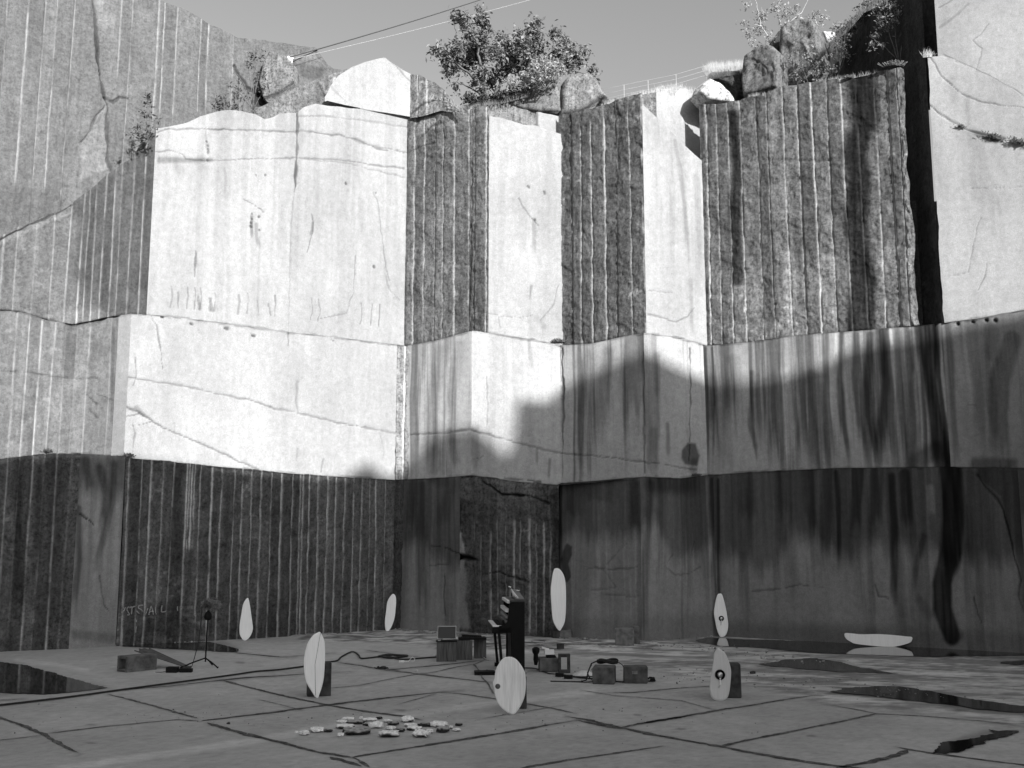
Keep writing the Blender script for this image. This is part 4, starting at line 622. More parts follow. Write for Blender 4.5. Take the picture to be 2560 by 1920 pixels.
FUR = plain("grey_fake_fur", 0.17, 1.0, 0.5, 40, 0.6, 0.1)
def wall_y(px, py, A, B): return on_wall(px, py, A, B)[1]
def lerp_outline(pts, n=72):
    p = np.array(list(pts) + [pts[0]], float); q = [] ; k = len(pts)
    for i in range(k):                        # Catmull-Rom through the traced corners
        a, b, c, d = p[(i - 1) % k], p[i], p[(i + 1) % k], p[(i + 2) % k]
        for t in np.linspace(0, 1, 6)[:-1]: q.append(0.5 * (2 * b + (c - a) * t + (2 * a - 5 * b + 4 * c - d) * t * t + (3 * b - 3 * c + d - a) * t ** 3))
    return np.array(q)
def board(outline, Y, label, tilt=9.0, yaw=0.0, thick=0.035, mat=None, seam=False, z0=0.0, fitting=None, knots=(), cat='wooden board', grp='pale boards set up around the piano', ground=True):
    o = lerp_outline(outline); bot = o[:, 1].max(); bx = float(o[np.argmax(o[:, 1]), 0])
    base = G(bx, bot) if Y is None else W(bx, bot, Y); base = base if Y is None else np.array([base[0], Y, z0]); k = base[1] / CP / FPX * 1.005
    u = (o[:, 0] - bx) * k / math.cos(R(yaw)); v = (bot - o[:, 1]) * k
    root = thing('wooden_board', tuple(base), label, cat, grp)
    root.rotation_euler = (R(-tilt), 0, R(yaw))
    n = len(o); bm = bmesh.new(); c = thick * 0.3
    cu, cv = u.mean(), v.mean()
    def ring(y, s): return [bm.verts.new((cu + (a - cu) * s, y, cv + (b - cv) * s)) for a, b in zip(u, v)]
    w = max(np.ptp(u), 0.2); s1 = 1 - 2 * c / w
    rs = [ring(-thick / 2, s1), ring(-thick / 2 + c, 1), ring(thick / 2 - c, 1), ring(thick / 2, s1)]
    for a, b in zip(rs[:-1], rs[1:]):
        for i in range(n): bm.faces.new((a[i], a[(i + 1) % n], b[(i + 1) % n], b[i]))
    f1 = bm.faces.new(rs[0]); f2 = bm.faces.new(rs[-1][::-1]); bmesh.ops.triangulate(bm, faces=[f1, f2]); bmesh.ops.recalc_face_normals(bm, faces=bm.faces[:])
    me = bpy.data.meshes.new('panel'); bm.to_mesh(me); bm.free(); link('panel', me, mat or PALE, root)
    if seam:
        top = float(u[np.argmax(v)]); s = MB(); s.tube([(top * 0.6 + 0.02, -thick / 2 - 0.001, v.max() * .985), (top * .2 - 0.05, -thick / 2 - 0.001, v.max() * .5), (-0.03, -thick / 2 - 0.001, 0.04)], 0.004, 6); s.build('glue_seam', plain("pale_glue", 0.34, .6), root)
    for (kx, ky, r) in knots:
        s = MB(); s.lathe(((kx - bx) * k, -thick / 2 - 0.001, (bot - ky) * k), [(r, 0), (r * .9, 0.003)], 16, 'Y'); s.build('knot', plain("dark_knot", 0.09, .7, .4, 30), root)
    if fitting:
        kx, ky, r = fitting; c0 = ((kx - bx) * k, -thick / 2, (bot - ky) * k)
        s = MB(); s.lathe(c0, [(r, -0.001), (r, 0.02), (r * .8, 0.028), (r * .8, 0.01)], 24, 'Y'); rg = s.build('sound_exciter', BLACKM, root)
        s = MB(); s.lathe(c0, [(r * .55, 0.0), (r * .55, 0.03), (r * .3, 0.04)], 20, 'Y'); s.build('magnet', METAL, rg)
        s = MB(); s.tube([(c0[0], -thick / 2 - .012, c0[2] - r * .6), (c0[0] - .005, -thick / 2 - .018, c0[2] - r * 1.7), (c0[0] - .02, -thick / 2 - .008, c0[2] - r * 2.4)], r * .18, 6); s.build('terminal', WHITE, rg)
    return root, base, k
oa = crop(270, 1450, .1809, [(1885, 260), (1905, 285), (1930, 380), (1965, 540), (1985, 640), (1982, 700), (1960, 760), (1925, 800), (1895, 815), (1860, 800), (1820, 740), (1808, 660), (1808, 580), (1820, 450), (1830, 360), (1850, 300)])
ob = crop(600, 1250, .404, [(940, 587), (957, 610), (957, 680), (950, 740), (930, 790), (912, 808), (900, 795), (895, 750), (900, 690), (905, 640), (920, 605)])
oc = crop(720, 1570, .208, [(365, 105), (395, 150), (420, 220), (428, 320), (428, 450), (420, 620), (400, 720), (375, 800), (360, 838), (325, 825), (290, 770), (240, 690), (215, 620), (195, 500), (195, 400), (210, 300), (235, 220), (280, 150), (330, 115)])
od = crop(1050, 1450, .211, [(1060, 963), (1130, 985), (1190, 1050), (1235, 1130), (1247, 1220), (1245, 1320), (1230, 1410), (1190, 1500), (1130, 1580), (1090, 1592), (1050, 1580), (980, 1530), (930, 1470), (900, 1390), (885, 1310), (873, 1250), (890, 1200), (905, 1110), (940, 1040), (990, 980)])
oe = crop(1200, 1250, .404, [(470, 432), (495, 435), (520, 470), (532, 530), (533, 640), (525, 740), (508, 780), (492, 798), (470, 775), (452, 730), (445, 650), (442, 560), (450, 490), (460, 445)])
of_ = crop(1770, 1470, .1808, [(195, 65), (215, 70), (235, 120), (260, 240), (275, 350), (283, 460), (270, 550), (235, 615), (178, 633), (150, 600), (125, 520), (112, 430), (100, 320), (115, 230), (140, 130), (165, 75)])
og = crop(1770, 1470, .1808, [(150, 905), (180, 890), (215, 910), (260, 950), (300, 1040), (325, 1140), (328, 1220), (310, 1360), (280, 1490), (230, 1550), (150, 1560), (90, 1545), (55, 1510), (38, 1420), (45, 1320), (75, 1180), (100, 1060), (115, 960)])
oh = crop(1980, 1180, .2772, [(515, 1440), (560, 1437), (650, 1445), (780, 1442), (900, 1447), (1020, 1458), (1066, 1463), (1066, 1490), (1040, 1515), (940, 1543), (850, 1550), (620, 1530), (560, 1510), (520, 1480)])
board(oa, wall_y(612, 1590, T1['b2'], T1['c']) - 0.42, 'egg shaped pale wooden board leaning on the drilled wall right of the tripod stand', 9)
board(ob, wall_y(976, 1570, T1['b2'], T1['c']) - 0.35, 'small slim pale board in the dark wall corner behind the laptop crates', 8)
board(oc, None, 'pale leaf shaped board with a seam down its middle, leaning on a block', 7, 12, seam=True)
board(od, None, 'broad oval board with visible wood grain and a dark knot, in front of the piano', 8, 0, mat=PALE_GRAIN, knots=[(1246, 1722, 0.035)])
board(oe, wall_y(1396, 1570, T1['d'], T1['e']) - 0.36, 'tall white board standing on small stones by the wall, right of the piano', 6, 0, z0=0.195)
board(of_, wall_y(1800, 1580, T1['f'], T1['g']) - 0.30, 'narrow pale board with a round metal fitting, leaning in the wall corner beside the puddle', 7, fitting=(1805, 1541, 0.065))
board(og, None, 'drop shaped grey board with a black ringed fitting, leaning on a dark block', 5, 0, mat=plain("grey_planed_wood", 0.62, .6, .06, 3, .05, .3, (12, 12, 1)), fitting=(1802, 1692, 0.075))
board(oh, wall_y(2200, 1600, T1['g'], T1['j']) - 0.40, 'long pale board lying on its edge along the wall, mirrored in a puddle', 8, -9)

def block(label, px, py, size, yaw=0, mat=None, name='concrete_block', cat='concrete block', hollow=None, lean=0.0, z=0.0, grp='concrete blocks used as props'):
    """solid or hollow block whose near bottom edge stands at the pixel"""
    g0 = G(px, py); root = thing(name, (g0[0], g0[1] + size[1] / 2, z), label, cat, grp, R(yaw)); rnd = random.Random(int(px * 7 + py))
    m = MB(); mt = mat or BLOCK
    if not hollow: m.box((0, 0, size[2] / 2), size, None, jit=0.006, rnd=rnd); m.build('body', mt, root)
    else:
        t = hollow; m.box((0, 0, t / 2), (size[0], size[1], t), None, jit=.003, rnd=rnd); m.box((0, 0, size[2] - t / 2), (size[0], size[1], t), None, jit=.003, rnd=rnd)
        for sx in (-1, 1): m.box((sx * (size[0] - t) / 2, 0, size[2] / 2), (t, size[1], size[2] - 2 * t - 0.004), None, jit=.002, rnd=rnd)
        m.build('body', mt, root)
    return root
block('dark upright block propping the leaf shaped board', 793, 1741, (0.36, 0.25, 0.50), 12, BLOCK_DARK)
block('dark block half hidden behind the broad oval board', 1292, 1772, (0.28, 0.24, 0.42), 0, BLOCK_DARK)
block('dark upright block propping the drop shaped board', 1826, 1745, (0.36, 0.28, 0.50), -6, BLOCK_DARK)
# hollow block with a dark sheet leaning on it
hb = thing('concrete_block', tuple(G(330, 1680) + np.array([0, .25, 0])), 'long hollow block lying at the left with its opening showing', 'concrete block', 'concrete blocks used as props', R(-38))
m = MB(); t = .05; L_, Wd, Hh = .62, .32, .28
m.box((0, 0, t / 2), (Wd, L_, t)); m.box((0, 0, Hh - t / 2), (Wd, L_, t)); m.box((-(Wd - t) / 2, 0, Hh / 2), (t, L_, Hh - 2 * t - .004)); m.box(((Wd - t) / 2, 0, Hh / 2), (t, L_, Hh - 2 * t - .004)); m.box((0, .1, Hh / 2), (Wd - 2 * t - .004, .03, Hh - 2 * t - .004))
m.build('body', BLOCK, hb)
a3 = np.array([*G(345, 1670)[:2], 0]); 
p_hi = G(340, 1672) + np.array([0.0, 0.30, 0.33]); p_lo = G(470, 1672) + np.array([0, .10, 0.015])
sh = thing('metal_sheet', tuple(p_lo), 'dark curled metal sheet sloping from the hollow block to the floor', 'metal sheet')
V = []; nn_, mm_ = 24, 12; ax = p_hi - p_lo; sd_ = np.array([0.16, 0.42, 0.0])
for i in range(nn_):
    f = i / (nn_ - 1)
    for j in range(mm_):
        q = j / (mm_ - 1) - .5; w = .25 + .75 * f
        V.append(ax * f * (1 + .03 * math.sin(j * 1.9)) + sd_ * q * w + np.array([0, 0, .018 * math.cos(q * 9) * f + .012 * f * math.sin(j * 2.3)]))
me = np_mesh('sheet', V, grid_faces(nn_, mm_), {'tone': .03}); o = link('sheet', me, plain("dark_corrugated_metal", 0.045, .55, .5, 10, .3), sh); md = o.modifiers.new('thick', 'SOLIDIFY'); md.thickness = .012

# stand with fur covered microphone
sb = G(513, 1668); st = thing('microphone_stand', tuple(sb), 'thin black tripod stand with a shaggy grey head, in front of the drilled wall', 'stand')
hp = 0.88
m = MB(); m.tube([(0, 0, .10), (0.005, 0, .62), (.015, 0, hp + .05)], .014, 10); m.build('pole', BLACKM, st)
for lx, ly in ((-.41, -.20), (.29, -.19), (.03, .36)):
    m = MB(); m.tube([(0, 0, .17), (lx * .5, ly * .5, .10), (lx * .96, ly * .96, .018), (lx, ly, .016)], [.013, .013, .014, .02], 8); m.build('leg', BLACKM, st)
m = MB(); m.lathe((.015, 0, hp), [(.0, -.02), (.06, .0), (.075, .05), (.065, .11), (.03, .15), (.02, .24)], 18); hd = m.build('microphone_ball', BLACKM, st)
for dx, l in ((-.10, .22), (.085, .26), (.06, .30)):
    m = MB(); m.tube([(.015 + dx * .4, 0, hp + .08), (dx, -.02, hp + .04), (dx * 1.05, -.02, hp - l * .4), (dx * .95, 0, hp - l)], .005, 5); m.build('tassel', RUBBER, hd)
m = MB(); rnd = random.Random(4)
m.tube([(-.12, 0, hp + .25), (.12, 0, hp + .27)], .012, 6)
bm = bmesh.new(); bmesh.ops.create_icosphere(bm, subdivisions=3, radius=1); fc = [tuple(v.co) for v in bm.verts]; ff = [[v.index for v in f.verts] for f in bm.faces]; bm.free()
fa = np.array(fc); fa = fa * (0.85 + .5 * (fbm(fa[:, 0] * 2.5, fa[:, 1] * 2.5 + fa[:, 2] * 2, 3, 61) - .5))[:, None] * np.array([.15, .11, .095]) + np.array([.06, 0, hp + .31]); m.add(fa, ff, True)
for i in range(900):
    th = rnd.uniform(0, 2 * math.pi); ph = math.acos(rnd.uniform(-1, 1)); d = Vector((math.sin(ph) * math.cos(th), math.sin(ph) * math.sin(th), math.cos(ph)))
    c = Vector((.06, 0, hp + .30)) + Vector((d.x * .17, d.y * .12, d.z * .11)) * rnd.uniform(.5, 1); e = c + d * rnd.uniform(.02, .055) + Vector((0, 0, -.02)); sw = d.orthogonal() * .012
    m.add([c - sw, c + sw, e], [(0, 1, 2)], False)
m.build('fur_cover', FUR, st)
m = MB(); m.tube([(-.10, -.02, hp + .28), (-.11, -.03, .8), (-.13, -.03, .5), (-.20, -.03, .18), (-.24, -.04, .02), (-.45, -.05, .012)], .009, 6); m.build('cable', RUBBER, st)
g0 = G(431, 1681); d0 = thing('recorder_box', tuple(g0), 'small black device with cables on the floor beside the tripod stand', 'device')
m = MB(); m.box((0, 0, .05), (.20, .16, .10)); m.build('body', BLACKM, d0); m = MB(); m.box((.24, .02, .035), (.22, .1, .07)); m.build('power_brick', BLACKM, d0); m = MB(); m.tube([(-.1, 0, .02), (-.2, -.04, .008), (-.3, -.02, .008)], .006, 6); m.build('lead', RUBBER, d0)

# crates with laptop and mixer
def crate(label, px, py, size, yaw, mat=None, grp='timber crates carrying the electronics'):
    g0 = G(px, py); root = thing('wooden_crate', (g0[0], g0[1] + size[1] / 2, 0), label, 'crate', grp, R(yaw)); rnd = random.Random(int(px)); n = 2; mt = mat or CRATE
    m = MB(); m.box((0, .02, size[2] / 2), (size[0] * .94, size[1] * .9, size[2] * .96)); m.build('body', mt, root)
    for i in range(n):
        w = size[0] / n; m = MB(); m.box((-size[0] / 2 + w * (i + .5), -size[1] / 2, size[2] / 2 + rnd.uniform(-.005, .005)), (w * .97, .03, size[2]), None, jit=.003, rnd=rnd); m.build('board', mt, root)
    return root, size[2]
c1, hc = crate('wooden crate under the open laptop', 1115, 1654, (.40, .34, .38), 3)
c2, _ = crate('wooden crate in the middle of the row, under the black keyboard', 1156, 1650, (.33, .34, .38), 12)
c3, _ = crate('wooden crate at the end of the row nearest the piano', 1199, 1646, (.25, .34, .40), 4)
lp = thing('laptop', (c1.location.x, c1.location.y - .02, hc + .004), 'open laptop with a black screen on the first crate', 'laptop', None, R(2))
m = MB(); m.box((0, -.05, .012), (.42, .28, .02)); kb = m.build('base', BLACKM, lp); m = MB(); m.box((-.14, -.185, .026), (.05, .03, .006)); m.build('sticker', WHITE, kb)
rot = Matrix.Rotation(R(-12), 3, 'X'); m = MB(); m.box((0, .11, .16), (.375, .012, .255), rot); sc_ = m.build('screen', plain("silver_case", .42, .35, .05, 10), lp)
m = MB(); m.box((0, .103, .158), (.350, .006, .232), rot); m.build('display', plain("switched_off_display", .006, .25, .1, 5), sc_)
kx = (c2.location.x + c3.location.x) / 2; kbd = thing('mixing_desk', (kx + .02, c2.location.y, hc + .004), 'black mixing desk lying across the second and third crates', 'mixer', None, R(6))
m = MB(); m.box((0, 0, .028), (.56, .30, .05)); bd = m.build('case', BLACKM, kbd); m = MB(); m.box((-.01, .05, .073), (.40, .20, .035), Matrix.Rotation(R(4), 3, 'Y')); m.build('lid', BLACKM, bd)
for i in range(12):
    m = MB(); m.lathe((-.22 + .04 * i, -.09, .054), [(.010, 0), (.008, .018)], 8); m.build('knob', RUBBER, bd)
g0 = G(1098, 1641); br = thing('power_adapter', tuple(g0), 'small pale flat adapter on the floor left of the laptop crate', 'adapter'); m = MB(); m.box((0, 0, .018), (.16, .08, .034)); m.build('body', plain("pale_grey_plastic", .28, .5), br)
m = MB(); m.tube([(.08, .0, .02), (.02, .06, .1), (.0, .08, .28), (.06, .1, .36)], .012, 7); m.build('lead', RUBBER, br)

# upright piano seen along its keyboard
pb = G(1296, 1687); pc = thing('upright_piano', (pb[0] - 0.005, pb[1], 0), 'black upright piano with its front opened, standing end on in the middle of the floor', 'piano', None, R(4.6))
LEN = 1.42; kk = pb[1] / CP / FPX
def X(px): return (px - 1296) * kk
def Zp(py): return (1687 - py) * kk * 1.01
def pbox(name, x0, x1, y0, y1, z0, z1, mat, parent=None, rot=None):
    m = MB(); m.box(((x0 + x1) / 2, (y0 + y1) / 2, (z0 + z1) / 2), (abs(x1 - x0), abs(y1 - y0), abs(z1 - z0)), rot); return m.build(name, mat, parent or pc)
xa, xb = X(1281), X(1312); zt_ = Zp(1517)
def side(y0, y1):
    prof = [(xb, 0), (xb, zt_), (X(1280), zt_), (X(1275), zt_ - .03), (X(1273), Zp(1540)), (X(1270), Zp(1563)), (X(1262), Zp(1572)), (X(1250), Zp(1573)), (X(1250), Zp(1590)), (xa, Zp(1590)), (xa, 0)]
    m = MB(); n = len(prof); V = [(p[0], y0, p[1]) for p in prof] + [(p[0], y1, p[1]) for p in prof]
    F = [tuple(range(n)), tuple(range(2 * n - 1, n - 1, -1))] + [(i, n + i, n + (i + 1) % n, (i + 1) % n) for i in range(n)]
    m.add(V, F); return m.build('side_panel', BLACK, pc)
side(0, .045); side(LEN - .045, LEN)
pbox('soundboard', X(1304), xb, .05, LEN - .05, .04, zt_ - .01, BLACK); pbox('bottom_board', xa, X(1303), .05, LEN - .05, .03, .10, BLACK); pbox('lower_panel', X(1284), X(1287), .5, LEN - .05, .11, Zp(1592), BLACK)
kbed = pbox('key_bed', X(1234), xa - .003, .0, LEN, Zp(1590), Zp(1576), BLACK)
wk = pbox('white_keys', X(1234) + .004, X(1256), .03, LEN - .03, Zp(1576) + .001, Zp(1572.5), plain("ivory_keys", .85, .35, .06, 8), kbed)
m = MB(); i = 0; y = .06
for oc8 in range(7):
    for q in (0, 1, 3, 4, 5):
        m.box((X(1251), .06 + (oc8 * 7 + q + .9) * .0262, Zp(1572) + .008), (.085, .012, .016))
m.build('black_keys', BLACKM, kbed)
pbox('key_slip', X(1233), X(1234) + .003, 0, LEN, Zp(1590), Zp(1574), BLACK, kbed)
pbox('fall_board', X(1257), X(1262), .03, LEN - .05, Zp(1573), Zp(1560), BLACK)
for nm, za, zb_, xo, w, mt in (('hammer_rail', 1520, 1515, 1270, 7, FELT), ('damper_rail', 1541, 1535, 1266, 9, FELT), ('action_rail', 1556, 1551, 1266, 8, plain("dull_felt", .22, .9, .3, 14)), ('key_rail', 1568, 1564, 1266, 7, plain("dull_felt2", .28, .9, .3, 14))):
    pbox(nm, X(xo), X(xo + w), .05, LEN - .06, Zp(za + 1), Zp(zb_ - 1), mt)
for y in (.02, LEN - .07):                 # slanting front legs
    m = MB(); m.box((0, 0, 0), (.05, .05, 1.0)); 
    for j, v in enumerate(m.v):
        f = v[2] + .5; z = .07 + f * (Zp(1590) - .07); xx = X(1258.5) + (X(1250) - X(1258.5)) * f; m.v[j] = (xx + v[0], y + .025 + v[1], z)
    m.build('leg', BLACK, pc)
pbox('leg_foot', X(1251), X(1283), LEN - .09, LEN, 0.0, .07, BLACK)
pbox('toe', X(1191), X(1283), -.02, .07, 0.0, .06, BLACK); pbox('toe_board', X(1192), X(1240), .075, .33, .012, .05, BLACKM)
lid = pbox('lid', X(1276), xb + .004, -.004, LEN + .004, zt_ + .002, zt_ + .03, plain("dusty_lid", .05, .35, .3, 12))
m = MB(); m.box((X(1301), LEN * .5, zt_ + .10), (.15, LEN * .98, .022), Matrix.Rotation(R(4.5), 3, 'X')); m.build('raised_lid', plain("dusty_raised_lid", .11, .4, .3, 8), lid)
sc2 = thing('sheet_music', (pb[0] + X(1284), pb[1] + .14, zt_ + .034), 'curved white sheets standing open on the piano lid', 'sheet music')
m = MB(); n = 10; V = []; 
for k2 in range(n):
    f = k2 / (n - 1)
    for z in (0.0, 1.0): V.append((.045 * f + .035 * f * f - .04 * z * (1 - f) , .0 + .5 * (1 - f) * .9 - .05, z * (.05 + .13 * (1 - f))))
me = np_mesh('page', V, [(2 * k2, 2 * k2 + 2, 2 * k2 + 3, 2 * k2 + 1) for k2 in range(n - 1)], {'tone': .6}); o = link('page', me, WHITE, sc2); o.modifiers.new('thick', 'SOLIDIFY').thickness = .008
m = MB(); m.box((-.06, .62, .10), (.02, .14, .2)); m.build('page', plain("grey_paper", .24, .8), sc2)
m = MB(); m.box((-.065, .55, .205), (.05, .2, .012), Matrix.Rotation(R(18), 3, 'Y')); m.build('page', WHITE, sc2)
nt = thing('paper_slip', (pb[0] + X(1296), pb[1] + 1.0, zt_ + .155), 'small white slip of paper on the raised piano lid', 'paper'); m = MB(); m.box((0, 0, .004), (.055, .13, .006)); m.build('slip', WHITE, nt)

# blocks and boxes to the right of the piano
block('block with a white packet on top, right of the piano', 1371, 1680, (.34, .32, .24), 2); pk_z = .244
bb = thing('black_bundle', tuple(G(1340, 1664) + np.array([0, .1, .0])), 'dark rolled bundle leaning by the block with the white packet', 'bundle'); m = MB(); m.lathe((0, 0, .0), [(.03, 0), (.05, .1), (.045, .2), (.07, .24), (.075, .31), (.03, .34)], 12); m.build('roll', BLACKM, bb)
g0 = G(1371, 1680); pk = thing('paper_packet', (g0[0] + .02, g0[1] + .14, pk_z + .045), 'bright white paper packet lying on a black tray', 'packet', None, R(4)); m = MB(); m.box((0, 0, .05), (.17, .15, .09), None, jit=.008); b_ = m.build('packet', WHITE, pk); m = MB(); m.box((-.06, .09, .105), (.14, .05, .03), Matrix.Rotation(R(14), 3, 'Y')); m.build('flap', WHITE, b_)
tr = thing('black_tray', (g0[0] + .05, g0[1] + .13, pk_z), 'flat black tray under the white packet', 'tray', None, R(3)); m = MB(); m.box((0, 0, .02), (.17, .2, .04)); m.build('tray', BLACKM, tr)
block('upright hollow block beside the one with the white packet', 1411, 1683, (.215, .16, .33), 0, BLOCK_DARK, hollow=.05)
g0 = G(1401, 1622); fr = block('small dark stone slab standing on edge on the dusty strip', 1401, 1624, (.15, .08, .13), 18, BLOCK_DARK, 'stone_slab', 'stone')
block('pale concrete block near the wall, left of a narrower one', 1563, 1617, (.42, .3, .40), -4, plain("pale_block", .15, .9, .4, 9, .5)); block('narrow upright block right against a wider pale block', 1591, 1613, (.17, .3, .42), -2, BLOCK)
block('small block under the tall white board', 1414, 1596, (.29, .26, .19), -6, plain("pale_block", .15), 'concrete_block'); block('dark stone beside the small block under the tall white board', 1390, 1596, (.18, .26, .17), 10, BLOCK_DARK, 'stone', 'stone')
block('grey block carrying the black cable coil', 1514, 1711, (.36, .42, .27), -10, plain("crate_grey", .09, .9, .5, 8, .4)); block('grey box with a pale sticker beside the coil block', 1592, 1709, (.40, .34, .27), -4, plain("crate_grey2", .075, .9, .5, 8, .4), 'equipment_box', 'box')
stk = bpy.data.objects['equipment_box']; m = MB(); m.box((-.02, -.173, .18), (.09, .004, .05)); m.build('sticker', plain("faded_sticker", .2, .7, .4), stk)
g0 = G(1525, 1705); cc = thing('cable_coil', (g0[0], g0[1] + .2, .272), 'black coil of cable lying on the grey block with ends hanging down', 'cable')
pts = []
for i in range(400):
    t = i / 399; a = t * 2 * math.pi * 14; pts.append((-.02 + (.16 + .02 * math.sin(t * 31)) * math.cos(a), .055 * math.sin(a + .4) + .03 * math.sin(t * 17), .03 + .035 * (.5 + .5 * math.sin(t * 13)) + .02 * math.sin(a * 2)))
m = MB(); m.tube(pts, .013, 6); m.build('coil', RUBBER, cc)
m = MB(); m.tube([(-.2, 0, .05), (-.30, -.08, .02), (-.36, -.16, -.1), (-.40, -.2, -.24), (-.5, -.25, -.262), (-.8, -.2, -.264), (-1.0, -.16, -.264)], .012, 6); m.build('lead', RUBBER, cc)
m = MB(); m.tube([(.14, 0, .05), (.22, -.1, 0), (.28, -.2, -.1), (.33, -.24, -.22), (.33, -.26, -.262), (.2, -.3, -.264)], .007, 6); m.build('lead', RUBBER, cc)
m = MB(); m.tube([(-.3, -.1, .0), (-.38, -.2, -.12), (-.34, -.26, -.2), (-.28, -.24, -.26), (-.45, -.3, -.264), (-.7, -.2, -.262)], .009, 6); m.build('lead', RUBBER, cc)
for px, py, lb in ((1399, 1692, 'black power brick on the floor nearest the hollow upright block'), (1421, 1697, 'flat black power brick beside the white cloth')):
    g0 = G(px, py); o = thing('power_brick', tuple(g0), lb, 'power adapter', 'power bricks on the floor', R(-6)); m = MB(); m.box((0, 0, .035), (.15, .09, .06)); m.build('body', BLACKM, o); m = MB(); m.tube([(.07, 0, .03), (.2, .03, .01), (.38, -.02, .01), (.6, .05, .01)], .008, 6); m.build('lead', RUBBER, o)
g0 = G(1458, 1690); cl = thing('white_cloth', tuple(g0), 'crumpled white cloth on the floor left of the cable coil', 'cloth'); n = 26; xs_ = np.linspace(-.24, .24, n); A_, B_ = np.meshgrid(xs_, xs_ * .6); rr = np.sqrt((A_ / .24) ** 2 + (B_ / .144) ** 2); zc = .085 * np.clip(1 - rr ** 2, 0, 1) * (.5 + fbm(A_ * 9, B_ * 9, 3, 5)) + .006
me = np_mesh('cloth', np.stack([A_ * (1 - .12 * rr), B_, zc], -1).reshape(-1, 3), grid_faces(n, n), {'tone': .4}); link('cloth', me, CLOTH, cl)
g0 = G(1628, 1704); pl = thing('black_plug', tuple(g0), 'black plug with a loop of cable at the right end of the grey box', 'plug'); m = MB(); m.tube([(-.08, 0, .03), (-.02, 0, .07), (.05, 0, .06), (.07, 0, .02), (.0, -.03, .012), (-.14, -.03, .012)], .016, 7); m.build('loop', RUBBER, pl); m = MB(); m.box((.02, -.02, .03), (.08, .06, .05)); m.build('body', BLACKM, pl)
g0 = G(1314, 1684); cs = thing('castor_wheel', tuple(g0), 'small pale castor lying against the back of the piano', 'castor'); m = MB(); m.lathe((0, 0, .03), [(.028, -.012), (.03, 0), (.028, .012)], 16, 'Y'); m.build('wheel', plain("pale_rubber", .4, .6), cs)

# cables on the floor
def floor_cable(label, pts, r, mat, z=None, name='cable'):
    p = [G(q[0], q[1]) for q in pts]; c = []
    for i in range(len(p)):
        a, b, c_, d = p[max(i - 1, 0)], p[i], p[min(i + 1, len(p) - 1)], p[min(i + 2, len(p) - 1)]
        if i == len(p) - 1: c.append(p[i]); break
        for t in np.linspace(0, 1, 7)[:-1]: c.append(.5 * (2 * b + (c_ - a) * t + (2 * a - 5 * b + 4 * c_ - d) * t * t + (3 * b - 3 * c_ + d - a) * t ** 3))
    c = [(q[0], q[1], r + .008) for q in c]; o = MB().tube(c, r, 7).build(name, mat); tag(o, label, 'cable', 'cables on the quarry floor'); return o
floor_cable('long black cable running across the slabs from the left edge to the laptop crates', [(-40, 1772), (0, 1767), (160, 1748), (283, 1731), (400, 1715), (520, 1699), (586, 1690), (640, 1682), (700, 1677), (780, 1666), (809, 1659), (841, 1655), (853, 1645), (874, 1634), (886, 1633), (897, 1641), (905, 1649), (945, 1645), (970, 1644), (1000, 1651), (1032, 1650), (1070, 1647), (1098, 1645)], .016, RUBBER)
floor_cable('short looped end of black cable beside the white plug', [(946, 1645), (965, 1641), (1000, 1642), (1018, 1643), (1010, 1645), (980, 1648), (962, 1647), (950, 1644)], .022, RUBBER)
floor_cable('thin white cable curling from the third crate towards the piano', [(1211, 1636), (1209, 1644), (1214, 1650), (1222, 1653), (1234, 1652), (1246, 1656), (1252, 1663)], .010, plain("white_cable", .5, .5))
floor_cable('thin dark cable along the floor between the piano and the hollow block', [(1310, 1672), (1340, 1674), (1372, 1686), (1400, 1688), (1440, 1694), (1480, 1699), (1540, 1706), (1600, 1708), (1636, 1702)], .010, RUBBER)
g0 = G(1004, 1656); wp = thing('white_plug', tuple(g0), 'small white plug with a white ring of cable on the floor before the laptop crate', 'plug'); m = MB(); m.box((0, 0, .02), (.095, .05, .036)); m.build('body', WHITE, wp); m = MB(); m.tube([(.05, 0, .02), (.13, .02, .012), (.16, .1, .05), (.2, .12, .09), (.25, .1, .06), (.24, .05, .02), (.17, .05, .02)], .006, 6); m.build('lead', WHITE, wp)

